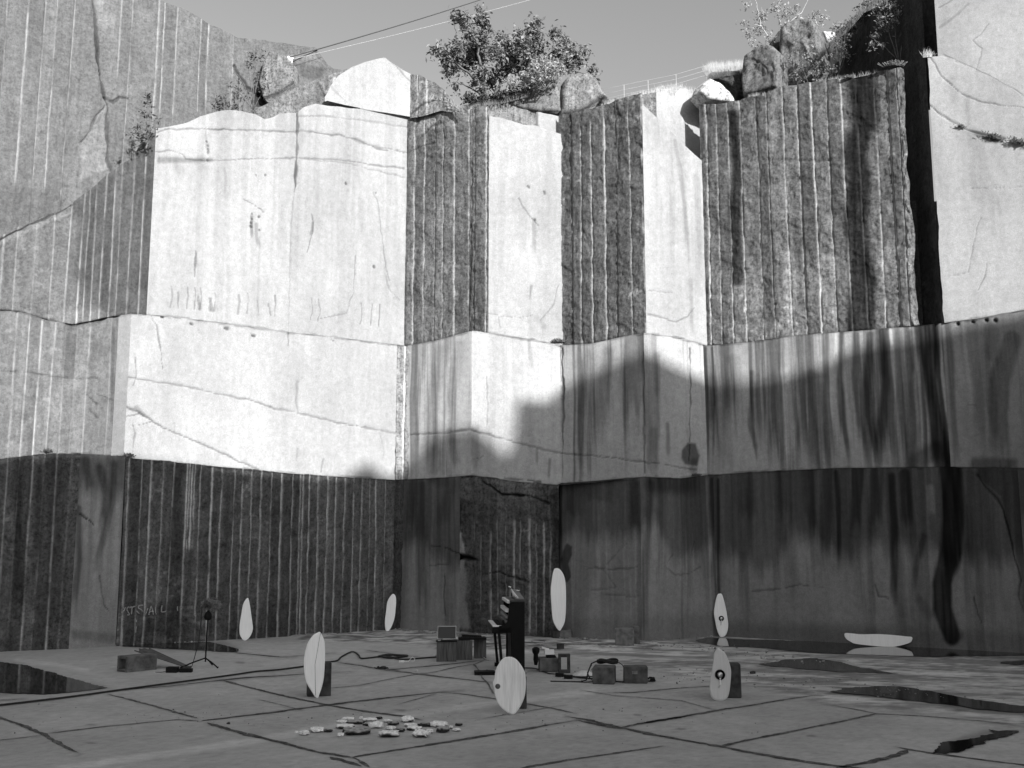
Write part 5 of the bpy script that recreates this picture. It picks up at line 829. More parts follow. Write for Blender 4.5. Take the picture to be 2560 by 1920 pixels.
# ------------------------------------------------------------------ heap of white topped stones
STONE = attr_mat("painted_stone", .85, .25, 25)
SL = [  # centre px, py (crop), width, height, white share, label
 (185, 1268, 118, 62, 1.0, 'jagged white stone, first of the stone heap at its left tip'), (98, 1263, 40, 26, 1.0, 'tiny white chip just left of the jagged white stone'), (335, 1232, 160, 66, .9, 'smooth white stone second from the left tip of the heap'), (478, 1240, 100, 40, .25, 'dark chip with a white spot right of the smooth white stone'), (627, 1290, 78, 46, 1.0, 'small white egg shaped stone nearest the camera'),
 (675, 1196, 220, 56, .55, 'long striped black and white stone at the back left of the large grey slab'), (805, 1258, 320, 88, .45, 'largest grey slab of the heap with a dark broken rim'), (640, 1132, 116, 36, .95, 'flat white stone at the back left corner of the heap'), (722, 1096, 140, 34, .95, 'pale flat stone farthest back on the left'), (800, 1140, 210, 48, .4, 'grey oval stone behind the largest slab'),
 (876, 1088, 44, 38, 1.0, 'small white upright chip at the back of the heap'), (968, 1110, 180, 38, .7, 'long pale flat stone along the back of the heap'), (1095, 1090, 76, 24, .15, 'little dark stone at the back edge of the heap'), (1052, 1172, 180, 92, .95, 'humped bright white stone in the middle of the heap'), (955, 1166, 120, 40, .3, 'dark grey stone left of the humped white one'),
 (1192, 1128, 104, 28, .9, 'thin white sliver behind the humped white stone'), (1262, 1150, 130, 58, .4, 'round grey stone behind the middle of the heap'), (1226, 1210, 124, 48, .95, 'white stone lying just behind the black edged block'), (1206, 1282, 226, 84, .6, 'block with a thick black edge and a white top at the front of the heap'), (1332, 1232, 120, 50, .3, 'dark broken stone between the black edged block and the pale wedge'),
 (1432, 1104, 140, 76, .95, 'knobbly bright white stone at the back right'), (1472, 1172, 140, 44, .75, 'pale flat stone in front of the knobbly white one'), (1506, 1214, 160, 50, .55, 'grey wedge shaped stone behind the front right white stone'), (1588, 1282, 190, 92, .85, 'large white topped stone at the front right with a dark base'), (1698, 1246, 92, 48, .95, 'white stone close behind the large front right one'),
 (1645, 1172, 160, 38, .1, 'long dark stone at the back right of the heap'), (1818, 1166, 190, 74, .9, 'big white stone near the right end of the heap'), (1852, 1228, 150, 78, .45, 'speckled round stone in front of the big white one'), (1956, 1200, 50, 44, .8, 'small pale stone wedged right of the speckled one'), (2022, 1232, 94, 28, .9, 'flat white stone last at the right tip of the heap'), (2052, 1172, 84, 22, .1, 'thin dark shard lying apart behind the right tip')]
for i, (cx, cy, w, h, wh, lb) in enumerate(SL):
    px, py = 720 + cx * .208, 1570 + (cy + h * .42) * .208; g0 = G(px, py); k = g0[1] / FPX; wx = w * .208 * k; hz = max(h * .208 * k * .8, .03); dy = wx * random.Random(i).uniform(.55, .9)
    bm = bmesh.new(); bmesh.ops.create_icosphere(bm, subdivisions=3, radius=1); bm.verts.ensure_lookup_table()
    C0 = np.array([v.co[:] for v in bm.verts]); th = np.arctan2(C0[:, 1], C0[:, 0])
    e = 1.15; C = np.sign(C0) * np.abs(C0) ** np.array([.75, .75, .55]); nz = fbm(C0[:, 0] * 2.2 + i * 5, C0[:, 1] * 2.2 + C0[:, 2] * 1.3, 4, 600 + i) - .5; nz2 = fbm(C0[:, 0] * 6 + i, C0[:, 1] * 6 + C0[:, 2] * 5, 3, 640 + i) - .5
    C *= (1 + .75 * nz + .45 * nz2)[:, None]; V = C * np.array([wx / 2, dy / 2, hz / 2]); V[:, 2] += hz * .45; V[:, 2] = np.maximum(V[:, 2], .0)
    fz = V[:, 2] / hz + .7 * nz2; thr = 1.05 - wh; pale = sst(fz, thr - .06, thr + .06); tone = .03 + pale * (.85 if wh > .5 else .34)
    me = np_mesh('stone', V, [[v.index for v in f.verts] for f in bm.faces], {'tone': tone}, False); bm.free()
    o = link('stone', me, STONE); o.location = (g0[0], g0[1] + dy * .4, .006); o.rotation_euler = (0, 0, random.Random(i + 50).uniform(-.3, .3)); tag(o, lb, 'stone', 'white topped stones laid out on the slab')
# a few loose pebbles and scraps on the slabs
for px, py, s, tn, lb in ((1040, 1678, .06, .55, 'white paper scrap on the slab near the cracked joint'), (1490, 1616, .09, .4, 'pale pebble on the dusty strip left of the two concrete blocks'), (1566, 1611, .2, .3, 'pale round stone lying against the wider pale block'), (1882, 1684, .1, .05, 'dark pebble on the streaky floor behind the drop shaped board'), (570, 1810, .05, .05, 'tiny dark chip on a left slab')):
    g0 = G(px, py); bm = bmesh.new(); bmesh.ops.create_icosphere(bm, subdivisions=2, radius=s / 2)
    for v in bm.verts: v.co = v.co * (1 + .3 * math.sin(v.co.x * 90 + v.co.y * 70)); v.co.z = max(v.co.z * .55 + s * .2, 0)
    me = bpy.data.meshes.new('pebble'); bm.to_mesh(me); bm.free(); me.attributes.new('tone', 'FLOAT', 'POINT').data.foreach_set('value', np.full(len(me.vertices), tn, np.float32)); o = link('pebble', me, STONE); o.location = tuple(g0); tag(o, lb, 'pebble')

# chalk writing on the drilled wall
CH = crop(290, 1490, .0859, [])
strokes = [[(160, 270), (190, 330), (235, 380), (262, 330)], [(235, 380), (200, 440), (150, 520)], [(360, 315), (310, 345), (300, 400), (330, 460), (372, 520), (365, 550), (310, 545)], [(375, 350), (400, 315), (460, 318), (540, 295)], [(447, 330), (440, 430), (430, 530)], [(765, 265), (690, 268), (640, 290), (628, 330), (640, 360), (700, 385), (740, 420), (740, 470)], [(580, 435), (620, 480), (665, 520)], [(800, 430), (805, 500), (820, 565)], [(820, 565), (855, 500), (880, 420), (910, 350)], [(1005, 290), (960, 420), (935, 550)], [(1005, 290), (1045, 400), (1065, 545)], [(945, 470), (1000, 445), (1080, 440)], [(1135, 320), (1125, 420), (1130, 515), (1160, 520)], [(1320, 270), (1305, 350), (1298, 460), (1340, 465), (1420, 455), (1415, 430)], [(1770, 300), (1765, 360), (1770, 430)], [(580, 690), (570, 760)], [(570, 880), (560, 960), (550, 1070)]]
CHALK = plain("chalk", .3, 1.0, .6, 60)
cw = thing('chalk_writing', (-9, 25, 0.6), 'white chalk letters scrawled on the drilled wall near the tripod stand', 'writing')
for s_ in strokes:
    pp = []
    q = np.array(crop(290, 1490, .0859, s_)); d = np.r_[0, np.cumsum(np.hypot(*np.diff(q, axis=0).T))]; t = np.linspace(0, d[-1], max(4, int(d[-1] / 2)))
    for x, y in zip(np.interp(t, d, q[:, 0]), np.interp(t, d, q[:, 1])):
        p = on_wall(x, y, T1['b2'], T1['c']); n_ = np.array([T1['c'][1] - T1['b2'][1], -(T1['c'][0] - T1['b2'][0])]); n_ /= np.hypot(*n_); pp.append((p[0] + n_[0] * .045 + 9, p[1] + n_[1] * .045 - 25, p[2] - .6))
    MB().tube(pp, .014, 5).build('letter_stroke', CHALK, cw)

# grit along the wall foot and on the dusty strip
rs = np.random.RandomState(9); bm = bmesh.new(); bmesh.ops.create_icosphere(bm, subdivisions=1, radius=1); C0 = np.array([v.co[:] for v in bm.verts]); F0 = np.array([[v.index for v in f.verts] for f in bm.faces]); bm.free()
VV, FF, TT = [], [], []
def scatter(pts, n, spread, smin, smax):
    L = np.array([G(*p)[:2] for p in pts])
    for _ in range(n):
        t = rs.uniform(0, len(L) - 1); i = int(t); q = L[i] * (1 - (t - i)) + L[min(i + 1, len(L) - 1)] * (t - i) + rs.normal(size=2) * spread * np.array([1, .6]); s_ = smin + (smax - smin) * rs.rand() ** 3
        v = C0 * (1 + .5 * (rs.rand(len(C0), 1) - .5)) * s_ * np.array([1, .8, .55]) * rs.uniform(.7, 1.3, 3); v[:, 2] += s_ * .25; o = sum(len(x) for x in VV); VV.append(v + np.array([q[0], q[1], .01])); FF.append(F0 + o); TT.append(np.full(len(C0), rs.uniform(.08, .42)))
scatter([(720, 1590), (960, 1572), (1060, 1578), (1230, 1594)], 420, .35, .012, .05); scatter([(1200, 1606), (1500, 1614), (1700, 1612), (2050, 1660)], 260, .5, .01, .04); scatter([(0, 1620), (300, 1612), (520, 1604)], 90, .12, .01, .035)
scatter([(1410, 1596), (1600, 1604), (1780, 1592)], 120, .12, .01, .04); scatter([(1500, 1680), (1900, 1700), (2400, 1740)], 200, .8, .008, .022); scatter([(200, 1800), (900, 1800), (1800, 1800)], 160, 1.2, .006, .014)
tag(link('gravel', np_mesh('gravel', np.concatenate(VV), np.concatenate(FF), {'tone': np.concatenate(TT)}, False), STONE), kind='stuff', label='grit and small rubble along the wall foot')
# ------------------------------------------------------------------ loose boulders along the rim
def boulder(outline, d, thick, label, tone=0.25, sd=1, name='boulder', flat=5.0, split=None, yaw=0.0, amp=0.5):
    o = np.array([W(p[0], p[1], d) for p in outline]); k = len(o); q = []
    for i in range(k):
        a, b = o[i], o[(i + 1) % k]
        for t in np.linspace(0, 1, 9)[:-1]: q.append(a + (b - a) * t)
    q = np.array(q); c = q.mean(0); n = len(q); rings = 14; V = []; F = []
    size = np.ptp(q[:, 0])
    for sgn in (-1, 1):
        for r in range(rings):
            f = 1 - r / rings; prof = max(1 - f ** flat, 0) ** (1 / 1.6)
            for p in q:
                v = c + (p - c) * f; q0 = fbm(np.array([v[0] * 1.5 + sd * 9 + v[2] * .4]), np.array([v[2] * 1.1]), 4, sd)[0] * 6; nx = (math.floor(q0) + min((q0 % 1) / .3, 1)) / 6 - .5; n2 = fbm(np.array([v[0] * 5 + sd]), np.array([v[2] * 6]), 3, sd + 4)[0] - .5
                y = sgn * thick / 2 * prof + (nx * amp * .3 + n2 * .08) * thick * prof * (1 if sgn < 0 else .5)
                e = (fbm(np.array([v[0] * 3.0]), np.array([v[2] * 3.0]), 4, sd + 8)[0] - .5) * .10 * f
                V.append((v[0] - c[0] + e, y, v[2] - c[2] + e))
    V.append((0, -thick / 2, 0)); V.append((0, thick / 2, 0)); R_ = rings * n
    for s_ in (0, 1):
        for r in range(rings - 1):
            for i in range(n):
                a = s_ * R_ + r * n + i; b = s_ * R_ + r * n + (i + 1) % n; f = (a, b, b + n, a + n); F.append(f if s_ else f[::-1])
        for i in range(n):
            a = s_ * R_ + (rings - 1) * n + i; b = s_ * R_ + (rings - 1) * n + (i + 1) % n; f = (a, b, 2 * R_ + s_, 2 * R_ + s_); F.append(f if s_ else f[::-1])
    for i in range(n): F.append((i, (i + 1) % n, R_ + (i + 1) % n, R_ + i))
    V = np.array(V)
    nn3 = fbm(V[:, 0] * 4 + sd, V[:, 2] * 4 + V[:, 1] * 3, 4, sd + 31) - .5; V[:, 1] += np.where(V[:, 1] < 0, 1, 0) * .07 * nn3 * min(thick, 1)
    tn = tone * (.7 + .6 * fbm(V[:, 0] * 3 + sd, V[:, 2] * 3 + V[:, 1] * 2, 4, sd + 20)) * (.85 + .3 * vn(V[:, 0] * 12, V[:, 2] * 12, sd + 22))
    bm = bmesh.new(); vs = [bm.verts.new(v) for v in V]
    for f in F:
        f = list(dict.fromkeys(f))
        try: bm.faces.new([vs[i] for i in f])
        except ValueError: pass
    bmesh.ops.recalc_face_normals(bm, faces=bm.faces[:])
    me = bpy.data.meshes.new(name); bm.to_mesh(me); bm.free()
    for a, v in (('tone', tn), ('wet', np.zeros(len(V))), ('relief', np.full(len(V), 1.2))): me.attributes.new(a, 'FLOAT', 'POINT').data.foreach_set('value', v.astype(np.float32))
    me.polygons.foreach_set('use_smooth', np.full(len(me.polygons), True, bool))
    ob = link(name, me, ROCK); ob.location = (c[0], c[1] + thick * .15, c[2]); ob.rotation_euler = (0, 0, R(yaw)); return tag(ob, label, 'boulder', 'boulders along the quarry rim')
boulder([(1873, 245), (1870, 170), (1876, 140), (1900, 126), (1935, 122), (1955, 135), (1968, 150), (1970, 215), (1968, 242)], 28.6, 1.3, 'squat grey boulder standing left of the tall one at the drilled edge', .135, 3, flat=26, yaw=-32)
boulder([(1966, 235), (1965, 120), (1966, 75), (1985, 60), (2015, 54), (2045, 60), (2060, 80), (2072, 140), (2090, 210), (2088, 225)], 29.0, 1.5, 'tall cracked grey boulder among the saplings, highest on the rim', .145, 5, flat=26, yaw=-30)
boulder([(2050, 82), (2080, 82), (2104, 95), (2108, 130), (2104, 168), (2085, 170), (2066, 135)], 29.9, .7, 'small pale sunlit rock tucked behind the tall boulder', .55, 7, flat=14)
boulder([(1926, 118), (1945, 100), (1964, 78), (1970, 150), (1950, 140)], 29.9, .8, 'dark pointed rock squeezed behind the two grey boulders', .05, 9, flat=5, yaw=-40)
boulder([(1732, 240), (1738, 222), (1760, 203), (1800, 216), (1820, 232), (1836, 256), (1830, 262), (1790, 262), (1755, 260)], 28.3, .8, 'tilted pale slab lying at the edge left of the squat boulder', .42, 11, flat=14, yaw=14)
boulder([(1768, 202), (1800, 196), (1850, 186), (1876, 186), (1880, 245), (1840, 250), (1825, 232), (1800, 214)], 29.2, .9, 'dark earthy bank under the pale grass', .05, 13, flat=6)
boulder([(1396, 285), (1400, 215), (1415, 198), (1440, 190), (1470, 186), (1490, 204), (1508, 225), (1524, 248), (1500, 258), (1450, 290), (1396, 300)], 29.6, 1.0, 'rounded grey boulder right of the tree on the rim', .17, 15, flat=12)
boulder([(1236, 268), (1262, 248), (1300, 238), (1330, 216), (1350, 188), (1372, 164), (1396, 156), (1405, 205), (1406, 292), (1345, 290), (1290, 280)], 29.75, 1.0, 'broad grey rock mass under the right half of the tree', .15, 17, flat=26)
boulder([(650, 215), (662, 160), (680, 130), (720, 145), (742, 170), (744, 215), (700, 245), (660, 255)], 29.0, .8, 'smooth grey slab leaning in the gap above the left slope', .17, 21, flat=24)

# ------------------------------------------------------------------ trees, shrubs, grass
def leaves(blobs, n, size, seed, tone=(.10, .24), out=1.9):
    rs = np.random.RandomState(seed); w = np.array([b[3] ** 2 for b in blobs]); idx = rs.choice(len(blobs), n, p=w / w.sum()); B = np.array(blobs)[idx]
    d = rs.normal(size=(n, 3)); d /= np.linalg.norm(d, axis=1)[:, None]; r = rs.rand(n) ** (1 / out)
    # gather leaves in sprigs
    k = n // 9; sp = idx[:k]; c = B[:, :3] + d * (r * B[:, 3])[:, None]; anchor = rs.randint(0, k, n); same = rs.rand(n) < .8
    c = np.where(same[:, None], c[anchor] + rs.normal(size=(n, 3)) * size * 1.5, c)
    nrm = rs.normal(size=(n, 3)) + np.array([.2, -.5, .8]); nrm /= np.linalg.norm(nrm, axis=1)[:, None]; a = np.cross(nrm, rs.normal(size=(n, 3))); a /= np.linalg.norm(a, axis=1)[:, None]; b = np.cross(nrm, a)
    L = size * (.6 + .8 * rs.rand(n))[:, None]; V = np.stack([c - a * L, c + b * L * .5 + nrm * L * .15, c + a * L, c - b * L * .5 + nrm * L * .15], 1).reshape(-1, 3)
    t = rs.uniform(tone[0], tone[1], n); return V, np.arange(n * 4).reshape(-1, 4), np.repeat(t, 4)
BARK = plain("bark", .10, .9, .4, 20, .4); BARKP = plain("pale_bark", .34, .8, .3, 20, .3)
def tree(name, label, base, limbs, blobs, n, size, seed, tone, bark=None, cat='tree', grp=None, out=1.9, r0=.10):
    root = thing(name, tuple(base), label, cat, grp); b0 = np.array(base)
    m = MB(); rnd = random.Random(seed)
    for li in limbs:
        pts = [np.array(p) - b0 for p in li[0]]; q = []
        for a, b in zip(pts[:-1], pts[1:]):
            for t in np.linspace(0, 1, 5)[:-1]: q.append(a + (b - a) * t + np.array([rnd.uniform(-1, 1) for _ in range(3)]) * li[1] * .8)
        q.append(pts[-1]); rr = [max(li[1] * (1 - .75 * i / (len(q) - 1)), .006) for i in range(len(q))]; m.tube(q, rr, 7)
    m.build('trunk', bark or BARK, root)
    V, F, t = leaves([(p[0] - b0[0], p[1] - b0[1], p[2] - b0[2], p[3]) for p in blobs], n, size, seed, tone, out)
    link('crown', np_mesh('crown', V, F, {'tone': t}, False), LEAF, root); return root
def pb_(px, py, d, rpx): q = W(px, py, d); return (q[0], q[1], q[2], rpx * d / FPX)
TD = 31.5
rnd = random.Random(11); bl = []
for px, py, r in [(a, b, c) for a, b, c in [(800 + q[0] * .4219, q[1] * .4219, q[2] * .4219) for q in [(835, 95, 40), (790, 98, 18), (945, 65, 28), (960, 110, 40), (860, 165, 42), (985, 165, 40), (880, 210, 40), (960, 225, 45), (800, 265, 30), (700, 295, 45), (740, 340, 45), (665, 320, 18), (820, 310, 60), (900, 300, 60), (780, 400, 50), (760, 440, 20), (870, 390, 60), (940, 350, 60), (1000, 300, 40), (1075, 235, 38), (1100, 270, 50), (1050, 320, 60), (1180, 215, 30), (1250, 160, 38), (1280, 130, 22), (1270, 220, 60), (1210, 270, 60), (1300, 290, 50), (1160, 340, 60), (1240, 350, 60), (1395, 185, 28), (1385, 225, 30), (1440, 265, 40), (1480, 290, 45), (1410, 320, 50), (1520, 330, 40), (1570, 320, 30), (1540, 370, 25), (1605, 420, 28), (1620, 455, 18), (1470, 380, 50), (1400, 400, 50), (1480, 425, 24), (950, 440, 50), (1000, 480, 50), (1060, 430, 50), (920, 490, 30), (1100, 380, 55), (800, 500, 18), (800, 530, 20), (960, 530, 30), (1310, 390, 60), (1190, 420, 50)]]]:
    bl.append(pb_(px, py, TD + rnd.uniform(-1.0, 1.0), r * 0.8))
def lim(pts, d=TD): return [tuple(W(p[0], p[1], d + (p[2] if len(p) > 2 else 0))) for p in pts]
tree('broadleaf_tree', 'broad leafy tree with several leaning tops on the rim above the middle faces', W(1225, 268, TD),
     [(lim([(1225, 268), (1215, 220), (1200, 160), (1195, 110), (1198, 40)]), .07), (lim([(1222, 250), (1180, 190), (1130, 150), (1095, 130)]), .05), (lim([(1225, 255), (1262, 190), (1310, 120), (1325, 60)]), .06), (lim([(1228, 260), (1300, 190), (1380, 130), (1440, 115)]), .05), (lim([(1300, 190), (1400, 170), (1475, 185)]), .035), (lim([(1215, 240), (1165, 215), (1140, 205), (1137, 225)]), .03), (lim([(1380, 130), (1388, 85)]), .02), (lim([(1130, 150), (1140, 80), (1135, 40)]), .03)],
     bl, 9500, .070, 21, (.08, .28))
def bush(name, label, px, py, d, blobs, n, size, seed, tone, limbs=None, grp='shrubs and saplings on the ledges and rim', bark=None, cat='shrub', r=.018):
    base = W(px, py, d); lb = limbs or [[(px, py), ((px + b[0]) / 2 + 3, (py + b[1]) / 2), (b[0], b[1])] for b in blobs[:6]]
    rnd = random.Random(seed)
    return tree(name, label, base, [(lim(l, d), r) for l in lb], [pb_(b[0], b[1], d + rnd.uniform(-.3, .3), b[2]) for b in blobs], n, size, seed, tone, bark, cat, grp)
bush('shrub', 'low dark shrub at the foot of the tree', 1260, 262, 29.6, [(1255, 240, 14), (1285, 238, 15), (1310, 232, 12), (1235, 250, 12), (1180, 252, 14), (1205, 252, 14), (1165, 245, 10), (1300, 245, 10)], 1600, .05, 31, (.03, .09))
bush('shrub', 'pale leafy shrub over the lichen rock right of the tree foot', 1360, 225, 29.0, [(1340, 175, 26), (1370, 165, 26), (1395, 175, 22), (1310, 200, 24), (1350, 200, 26), (1270, 210, 20)], 1500, .045, 32, (.25, .42))
bush('sapling', 'bare stemmed sapling in the dark gap of the upper left wall', 632, 275, 27.4, [(630, 145, 12), (625, 165, 14), (648, 150, 14), (655, 185, 14), (600, 195, 8), (580, 215, 8), (612, 240, 12), (660, 225, 14), (640, 200, 16), (585, 270, 8), (560, 265, 10)], 300, .042, 33, (.04, .12), [[(632, 275), (634, 200), (632, 120)], [(632, 272), (645, 190), (655, 140)], [(630, 270), (610, 210), (582, 170)], [(634, 274), (665, 215)], [(630, 272), (590, 220), (575, 215)], [(636, 270), (620, 160)]], r=.014)
bush('sapling', 'dark twiggy sapling growing beside the top left corner of the wide white face', 366, 350, 25.2, [(368, 240, 8), (366, 262, 9), (374, 285, 10), (362, 290, 9), (388, 300, 8), (330, 300, 8), (322, 335, 8), (345, 325, 12), (370, 325, 14), (395, 318, 7), (330, 370, 10), (350, 350, 12), (380, 342, 10)], 300, .042, 34, (.03, .09), [[(366, 350), (368, 300), (370, 225)], [(366, 348), (340, 320), (318, 300)], [(366, 350), (385, 315), (396, 300)], [(364, 352), (335, 350), (325, 335)], [(366, 352), (345, 365), (328, 372)]], r=.013)
bush('shrub', 'small dark bush on the slope behind the top of the wide white face', 560, 275, 26.8, [(545, 262, 12), (565, 258, 10), (590, 268, 10), (555, 245, 8)], 170, .04, 35, (.03, .09))
bush('birch_tree', 'thin white stemmed birch with sparse bright leaves left of the tall boulder', 1938, 125, 30.0, [(1865, 8, 12), (1880, 25, 12), (1862, 60, 14), (1870, 85, 14), (1905, 40, 16), (1900, 70, 16), (1925, 95, 16), (1940, 20, 18), (1960, 30, 20), (1985, 25, 16), (1965, 60, 18), (1990, 50, 16), (1880, 110, 14), (1900, 118, 14), (2035, 40, 16), (2060, 45, 12), (2050, 60, 12), (2085, 70, 14), (2095, 62, 10)], 1300, .042, 36, (.22, .42), [[(1938, 125), (1920, 95), (1902, 62), (1893, 20), (1885, -20)], [(1938, 125), (1958, 85), (1948, 45), (1945, 0)], [(1962, 88), (1975, 55), (2005, 30), (2022, -5)], [(1950, 60), (1938, 20)], [(1905, 66), (1880, 60)]], bark=BARKP, cat='tree', r=.024)
bush('sapling', 'bright leafy saplings in front of the tall boulder', 2085, 200, 28.0, [(1990, 125, 10), (2010, 140, 12), (2030, 120, 12), (1975, 155, 14), (2000, 175, 14), (2040, 150, 12), (2060, 170, 16), (2080, 140, 12), (2100, 120, 14), (2112, 110, 12), (2115, 140, 12), (2085, 175, 14), (1985, 195, 12), (2005, 200, 10), (2115, 90, 12), (2040, 185, 12)], 900, .042, 37, (.12, .30), [[(2085, 200), (2060, 160), (2020, 110)], [(2090, 200), (2110, 150), (2112, 90)], [(2080, 200), (2070, 170), (2060, 150)], [(2012, 208), (1990, 180), (1972, 150)], [(2095, 198), (2100, 160), (2095, 120)], [(2020, 208), (2000, 150), (1988, 120)]], r=.012)
bush('sapling', 'tall thin sapling hanging over the black cleft', 2245, 150, 26.6, [(2195, 25, 14), (2215, 15, 16), (2240, 12, 14), (2200, 50, 12), (2190, 85, 12), (2185, 110, 10), (2215, 70, 12), (2230, 45, 14), (2250, 30, 12), (2165, 5, 12), (2205, 115, 8)], 520, .05, 38, (.09, .24), [[(2245, 150), (2225, 90), (2210, 30), (2205, -5)], [(2247, 150), (2238, 90), (2235, 20)], [(2250, 150), (2258, 80), (2250, 0)], [(2240, 145), (2205, 110), (2185, 100)]], r=.014)
bush('shrub', 'shaggy shrubs along the top of the black cleft wall', 2160, 40, 28.8, [(2120, 70, 12), (2140, 50, 12), (2155, 30, 14), (2180, 12, 16), (2215, 2, 16), (2250, -5, 18), (2290, -15, 16), (2100, 85, 10), (2130, 66, 12)], 1200, .05, 39, (.04, .12))
WALLS = {'r': (T3['i'], T3['j']), 'me': (T3['d'], T3['e']), 'la': (T2['a'], T2['b1']), 'lb': (T2['b'], T2['c']), 'mf': (T2['f'], T2['g']), 'g': (T3['g'], T3['h']), 'la3': (T3['a'], T3['b'])}
for i, (px, py, d, rr, nn2, tn, lb) in enumerate([(2120, 197, 'g', 7, 120, (.06, .14), 'tuft of weeds on the edge of the drilled face by the cleft'), (2235, 168, 'g', 13, 260, (.06, .16), 'leafy clump right at the foot of the cleft sapling'), (2322, 140, 'r', 8, 110, (.05, .14), 'little weed tuft on the corner of the pale right block'), (1396, 856, 'me', 8, 200, (.05, .13), 'dark weed clump in the corner of the middle ledge'), (118, 1130, 'la', 7, 120, (.04, .1), 'small weeds on the lower ledge at the far left'), (322, 1142, 'lb', 8, 180, (.03, .09), 'dark weed clump on the ledge below the wide white face'), (1738, 1190, 'mf', 6, 90, (.05, .12), 'weed sprouting under the round dark patch'), (955, 1672, None, 6, 130, (.03, .07), 'low weed growing from a floor joint before the laptop crates'), (2484, 343, 'r', 8, 160, (.03, .08), 'weeds in the slanting crack of the pale right block'), (2545, 356, 'r', 9, 160, (.02, .06), 'dark moss hanging from the crack at the right border'), (2400, 316, 'r', 4, 80, (.05, .12), 'weeds along the upper part of the slanting crack')]):
    if d is None: base = G(px, py)
    else:
        base = on_wall(px, py, *WALLS[d]); base[1] -= .02
    k = base[1] / FPX; rs = np.random.RandomState(70 + i); V = []; F = []; T = []; low = 'crack' in lb or 'moss' in lb
    for j in range(nn2):
        a = rs.uniform(0, 2 * math.pi); q = np.array([rs.normal() * rr * (1.3 if low else .8) * k, rs.normal() * .03 - .02, (-rs.rand() * rr * .5 * k if low else 0)])
        if low: q[2] -= q[0] * .35
        L = rr * k * rs.uniform(.3, 1.4); dr = np.array([math.cos(a) * .8, -abs(math.sin(a)) * .3, rs.uniform(-.5 if low else .1, 1)]); dr /= np.linalg.norm(dr); w = np.cross(dr, [0.3, -1, .2]); w /= np.linalg.norm(w); e = q + dr * L
        o = len(V); V += [q - w * .004, q + w * .004, e + w * .012, e - w * .012]; F.append((o, o + 1, o + 2, o + 3)); T += [rs.uniform(*tn)] * 4
    o = link('weed_tuft', np_mesh('weed_tuft', V, F, {'tone': T}, False), LEAF); o.location = tuple(base); tag(o, lb, 'weeds', 'weed tufts on ledges and cracks')
# grass of the rim
def grass(pts, d, n, hgt, tone, seed):
    rs = np.random.RandomState(seed); xs = np.array([p[0] for p in pts]); V = []; F = []; T = []
    for j in range(n):
        t = rs.uniform(0, len(pts) - 1); i = int(t); f = t - i; px = pts[i][0] * (1 - f) + pts[i + 1][0] * f; py = pts[i][1] * (1 - f) + pts[i + 1][1] * f
        q = W(px, py + 2, d + rs.uniform(-.4, .6)); L = hgt * rs.uniform(.3, 1.2); e = q + np.array([rs.normal() * .3 * L, rs.normal() * .2 * L, L]); w = np.array([.007, 0, 0]); o = len(V); V += [q - w, q + w, e]; F.append((o, o + 1, o + 2)); T += [rs.uniform(*tone)] * 3
    return V, F, T
V, F, T = [], [], []
for a in (([(1765, 190), (1780, 178), (1820, 176), (1850, 174), (1876, 172)], 29.6, 1500, .32, (.3, .55), 1), ([(1770, 200), (1820, 186), (1876, 184)], 29.2, 700, .2, (.04, .12), 2), ([(1500, 268), (1600, 236), (1650, 226), (1700, 222)], 28.8, 500, .14, (.25, .5), 3), ([(1640, 224), (1700, 220), (1760, 236)], 29.2, 200, .2, (.3, .5), 4), ([(1160, 275), (1200, 262), (1260, 256), (1320, 240)], 29.5, 1200, .18, (.06, .18), 5), ([(2040, 205), (2120, 196), (2200, 180)], 27.0, 260, .14, (.1, .3), 6), ([(1870, 240), (1920, 236), (1970, 214)], 27.6, 200, .12, (.1, .3), 7), ([(2308, 142), (2330, 140)], 25.2, 120, .22, (.2, .45), 8), ([(880, 168), (960, 146), (1000, 172)], 29.8, 60, .08, (.2, .4), 9), ([(2066, 120), (2120, 76), (2160, 30), (2220, 4), (2330, -22)], 27.5, 900, .3, (.05, .14), 10), ([(1060, 245), (1120, 250), (1150, 275)], 28.9, 120, .2, (.2, .4), 12)):
    v, f, t = grass(*a); o = len(V); V += v; F += [tuple(i + o for i in q) for q in f]; T += t
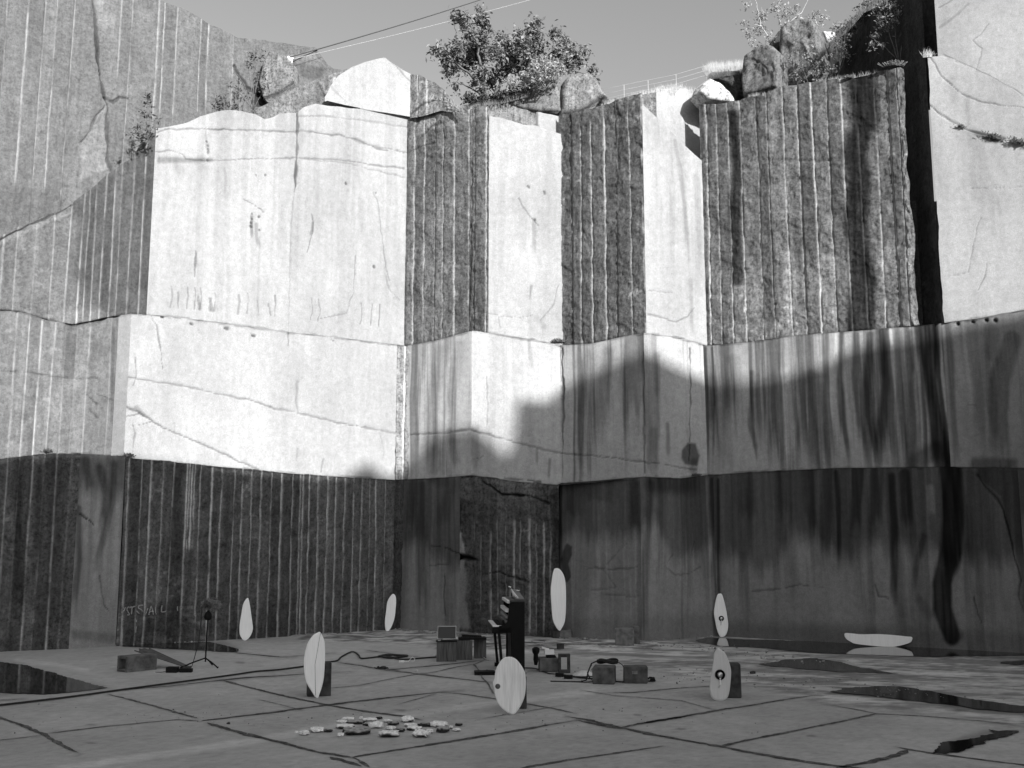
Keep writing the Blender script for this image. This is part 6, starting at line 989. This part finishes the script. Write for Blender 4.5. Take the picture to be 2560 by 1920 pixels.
tag(link('grass', np_mesh('grass', V, F, {'tone': T}, False), LEAF), kind='stuff', label='dry and dark grass along the quarry rim')

# ------------------------------------------------------------------ wires, their anchor and the wire fence
anc = W(722, 148, 29.2)
an = thing('wire_anchor', tuple(anc), 'small white bracket holding the overhead wires on the upper left rock', 'bracket')
m = MB(); m.tube([(-.10, 0, -.05), (.0, 0, .08)], .03, 6); m.tube([(-.06, 0, -.10), (.02, 0, .06)], .028, 6); m.build('strut', WHITE, an)
m = MB(); m.box((.02, 0, -.07), (.07, .06, .12)); m.build('clamp', WHITE, an); m = MB(); m.tube([(.09, 0, .02), (.09, 0, -.16)], .022, 6); m.tube([(-.02, 0, .02), (.14, 0, .03)], .015, 6); m.build('post', WHITE, an)
def wire(label, p0, p1, r, mat):
    a = np.array(p0); b = np.array(p1); pts = []
    for t in np.linspace(0, 1, 40): q = a + (b - a) * t; q[2] -= .5 * t * (1 - t); pts.append(q)
    o = MB().tube(pts, r, 6).build('overhead_wire', mat); tag(o, label, 'wire')
e1 = W(1180, 0, 36.0); e1 = anc + (e1 - anc) * 1.9; wire('thick dark overhead wire slanting up across the sky', anc + np.array([.02, 0, .06]), e1, .016, plain("dark_wire", .05, .6))
e2 = W(1295, 0, 36.0); s2 = anc + np.array([.1, 0, 0]); e2 = s2 + (e2 - s2) * 1.7; wire('thin pale overhead wire just below the dark one', s2, e2, .006, plain("pale_wire", .4, .5))
fn = thing('wire_fence', tuple(W(1640, 222, 30.5)), 'faint pale wire fence on the skyline left of the tilted slab', 'fence'); o0 = np.array(fn.location)
FP = plain("fence_wire", .5, .5); tops = [(1500, 226), (1560, 212), (1620, 200), (1690, 186), (1765, 164)]
for px, py in tops:
    a = W(px, py, 30.5) - o0; m = MB(); m.tube([a, a + np.array([0, 0, -.6])], .006, 6); m.build('post', FP, fn)
for dz in (0, 12, 24):
    m = MB(); m.tube([W(p[0], p[1] + dz, 30.5) - o0 for p in tops], .0025, 5); m.build('strand', FP, fn)
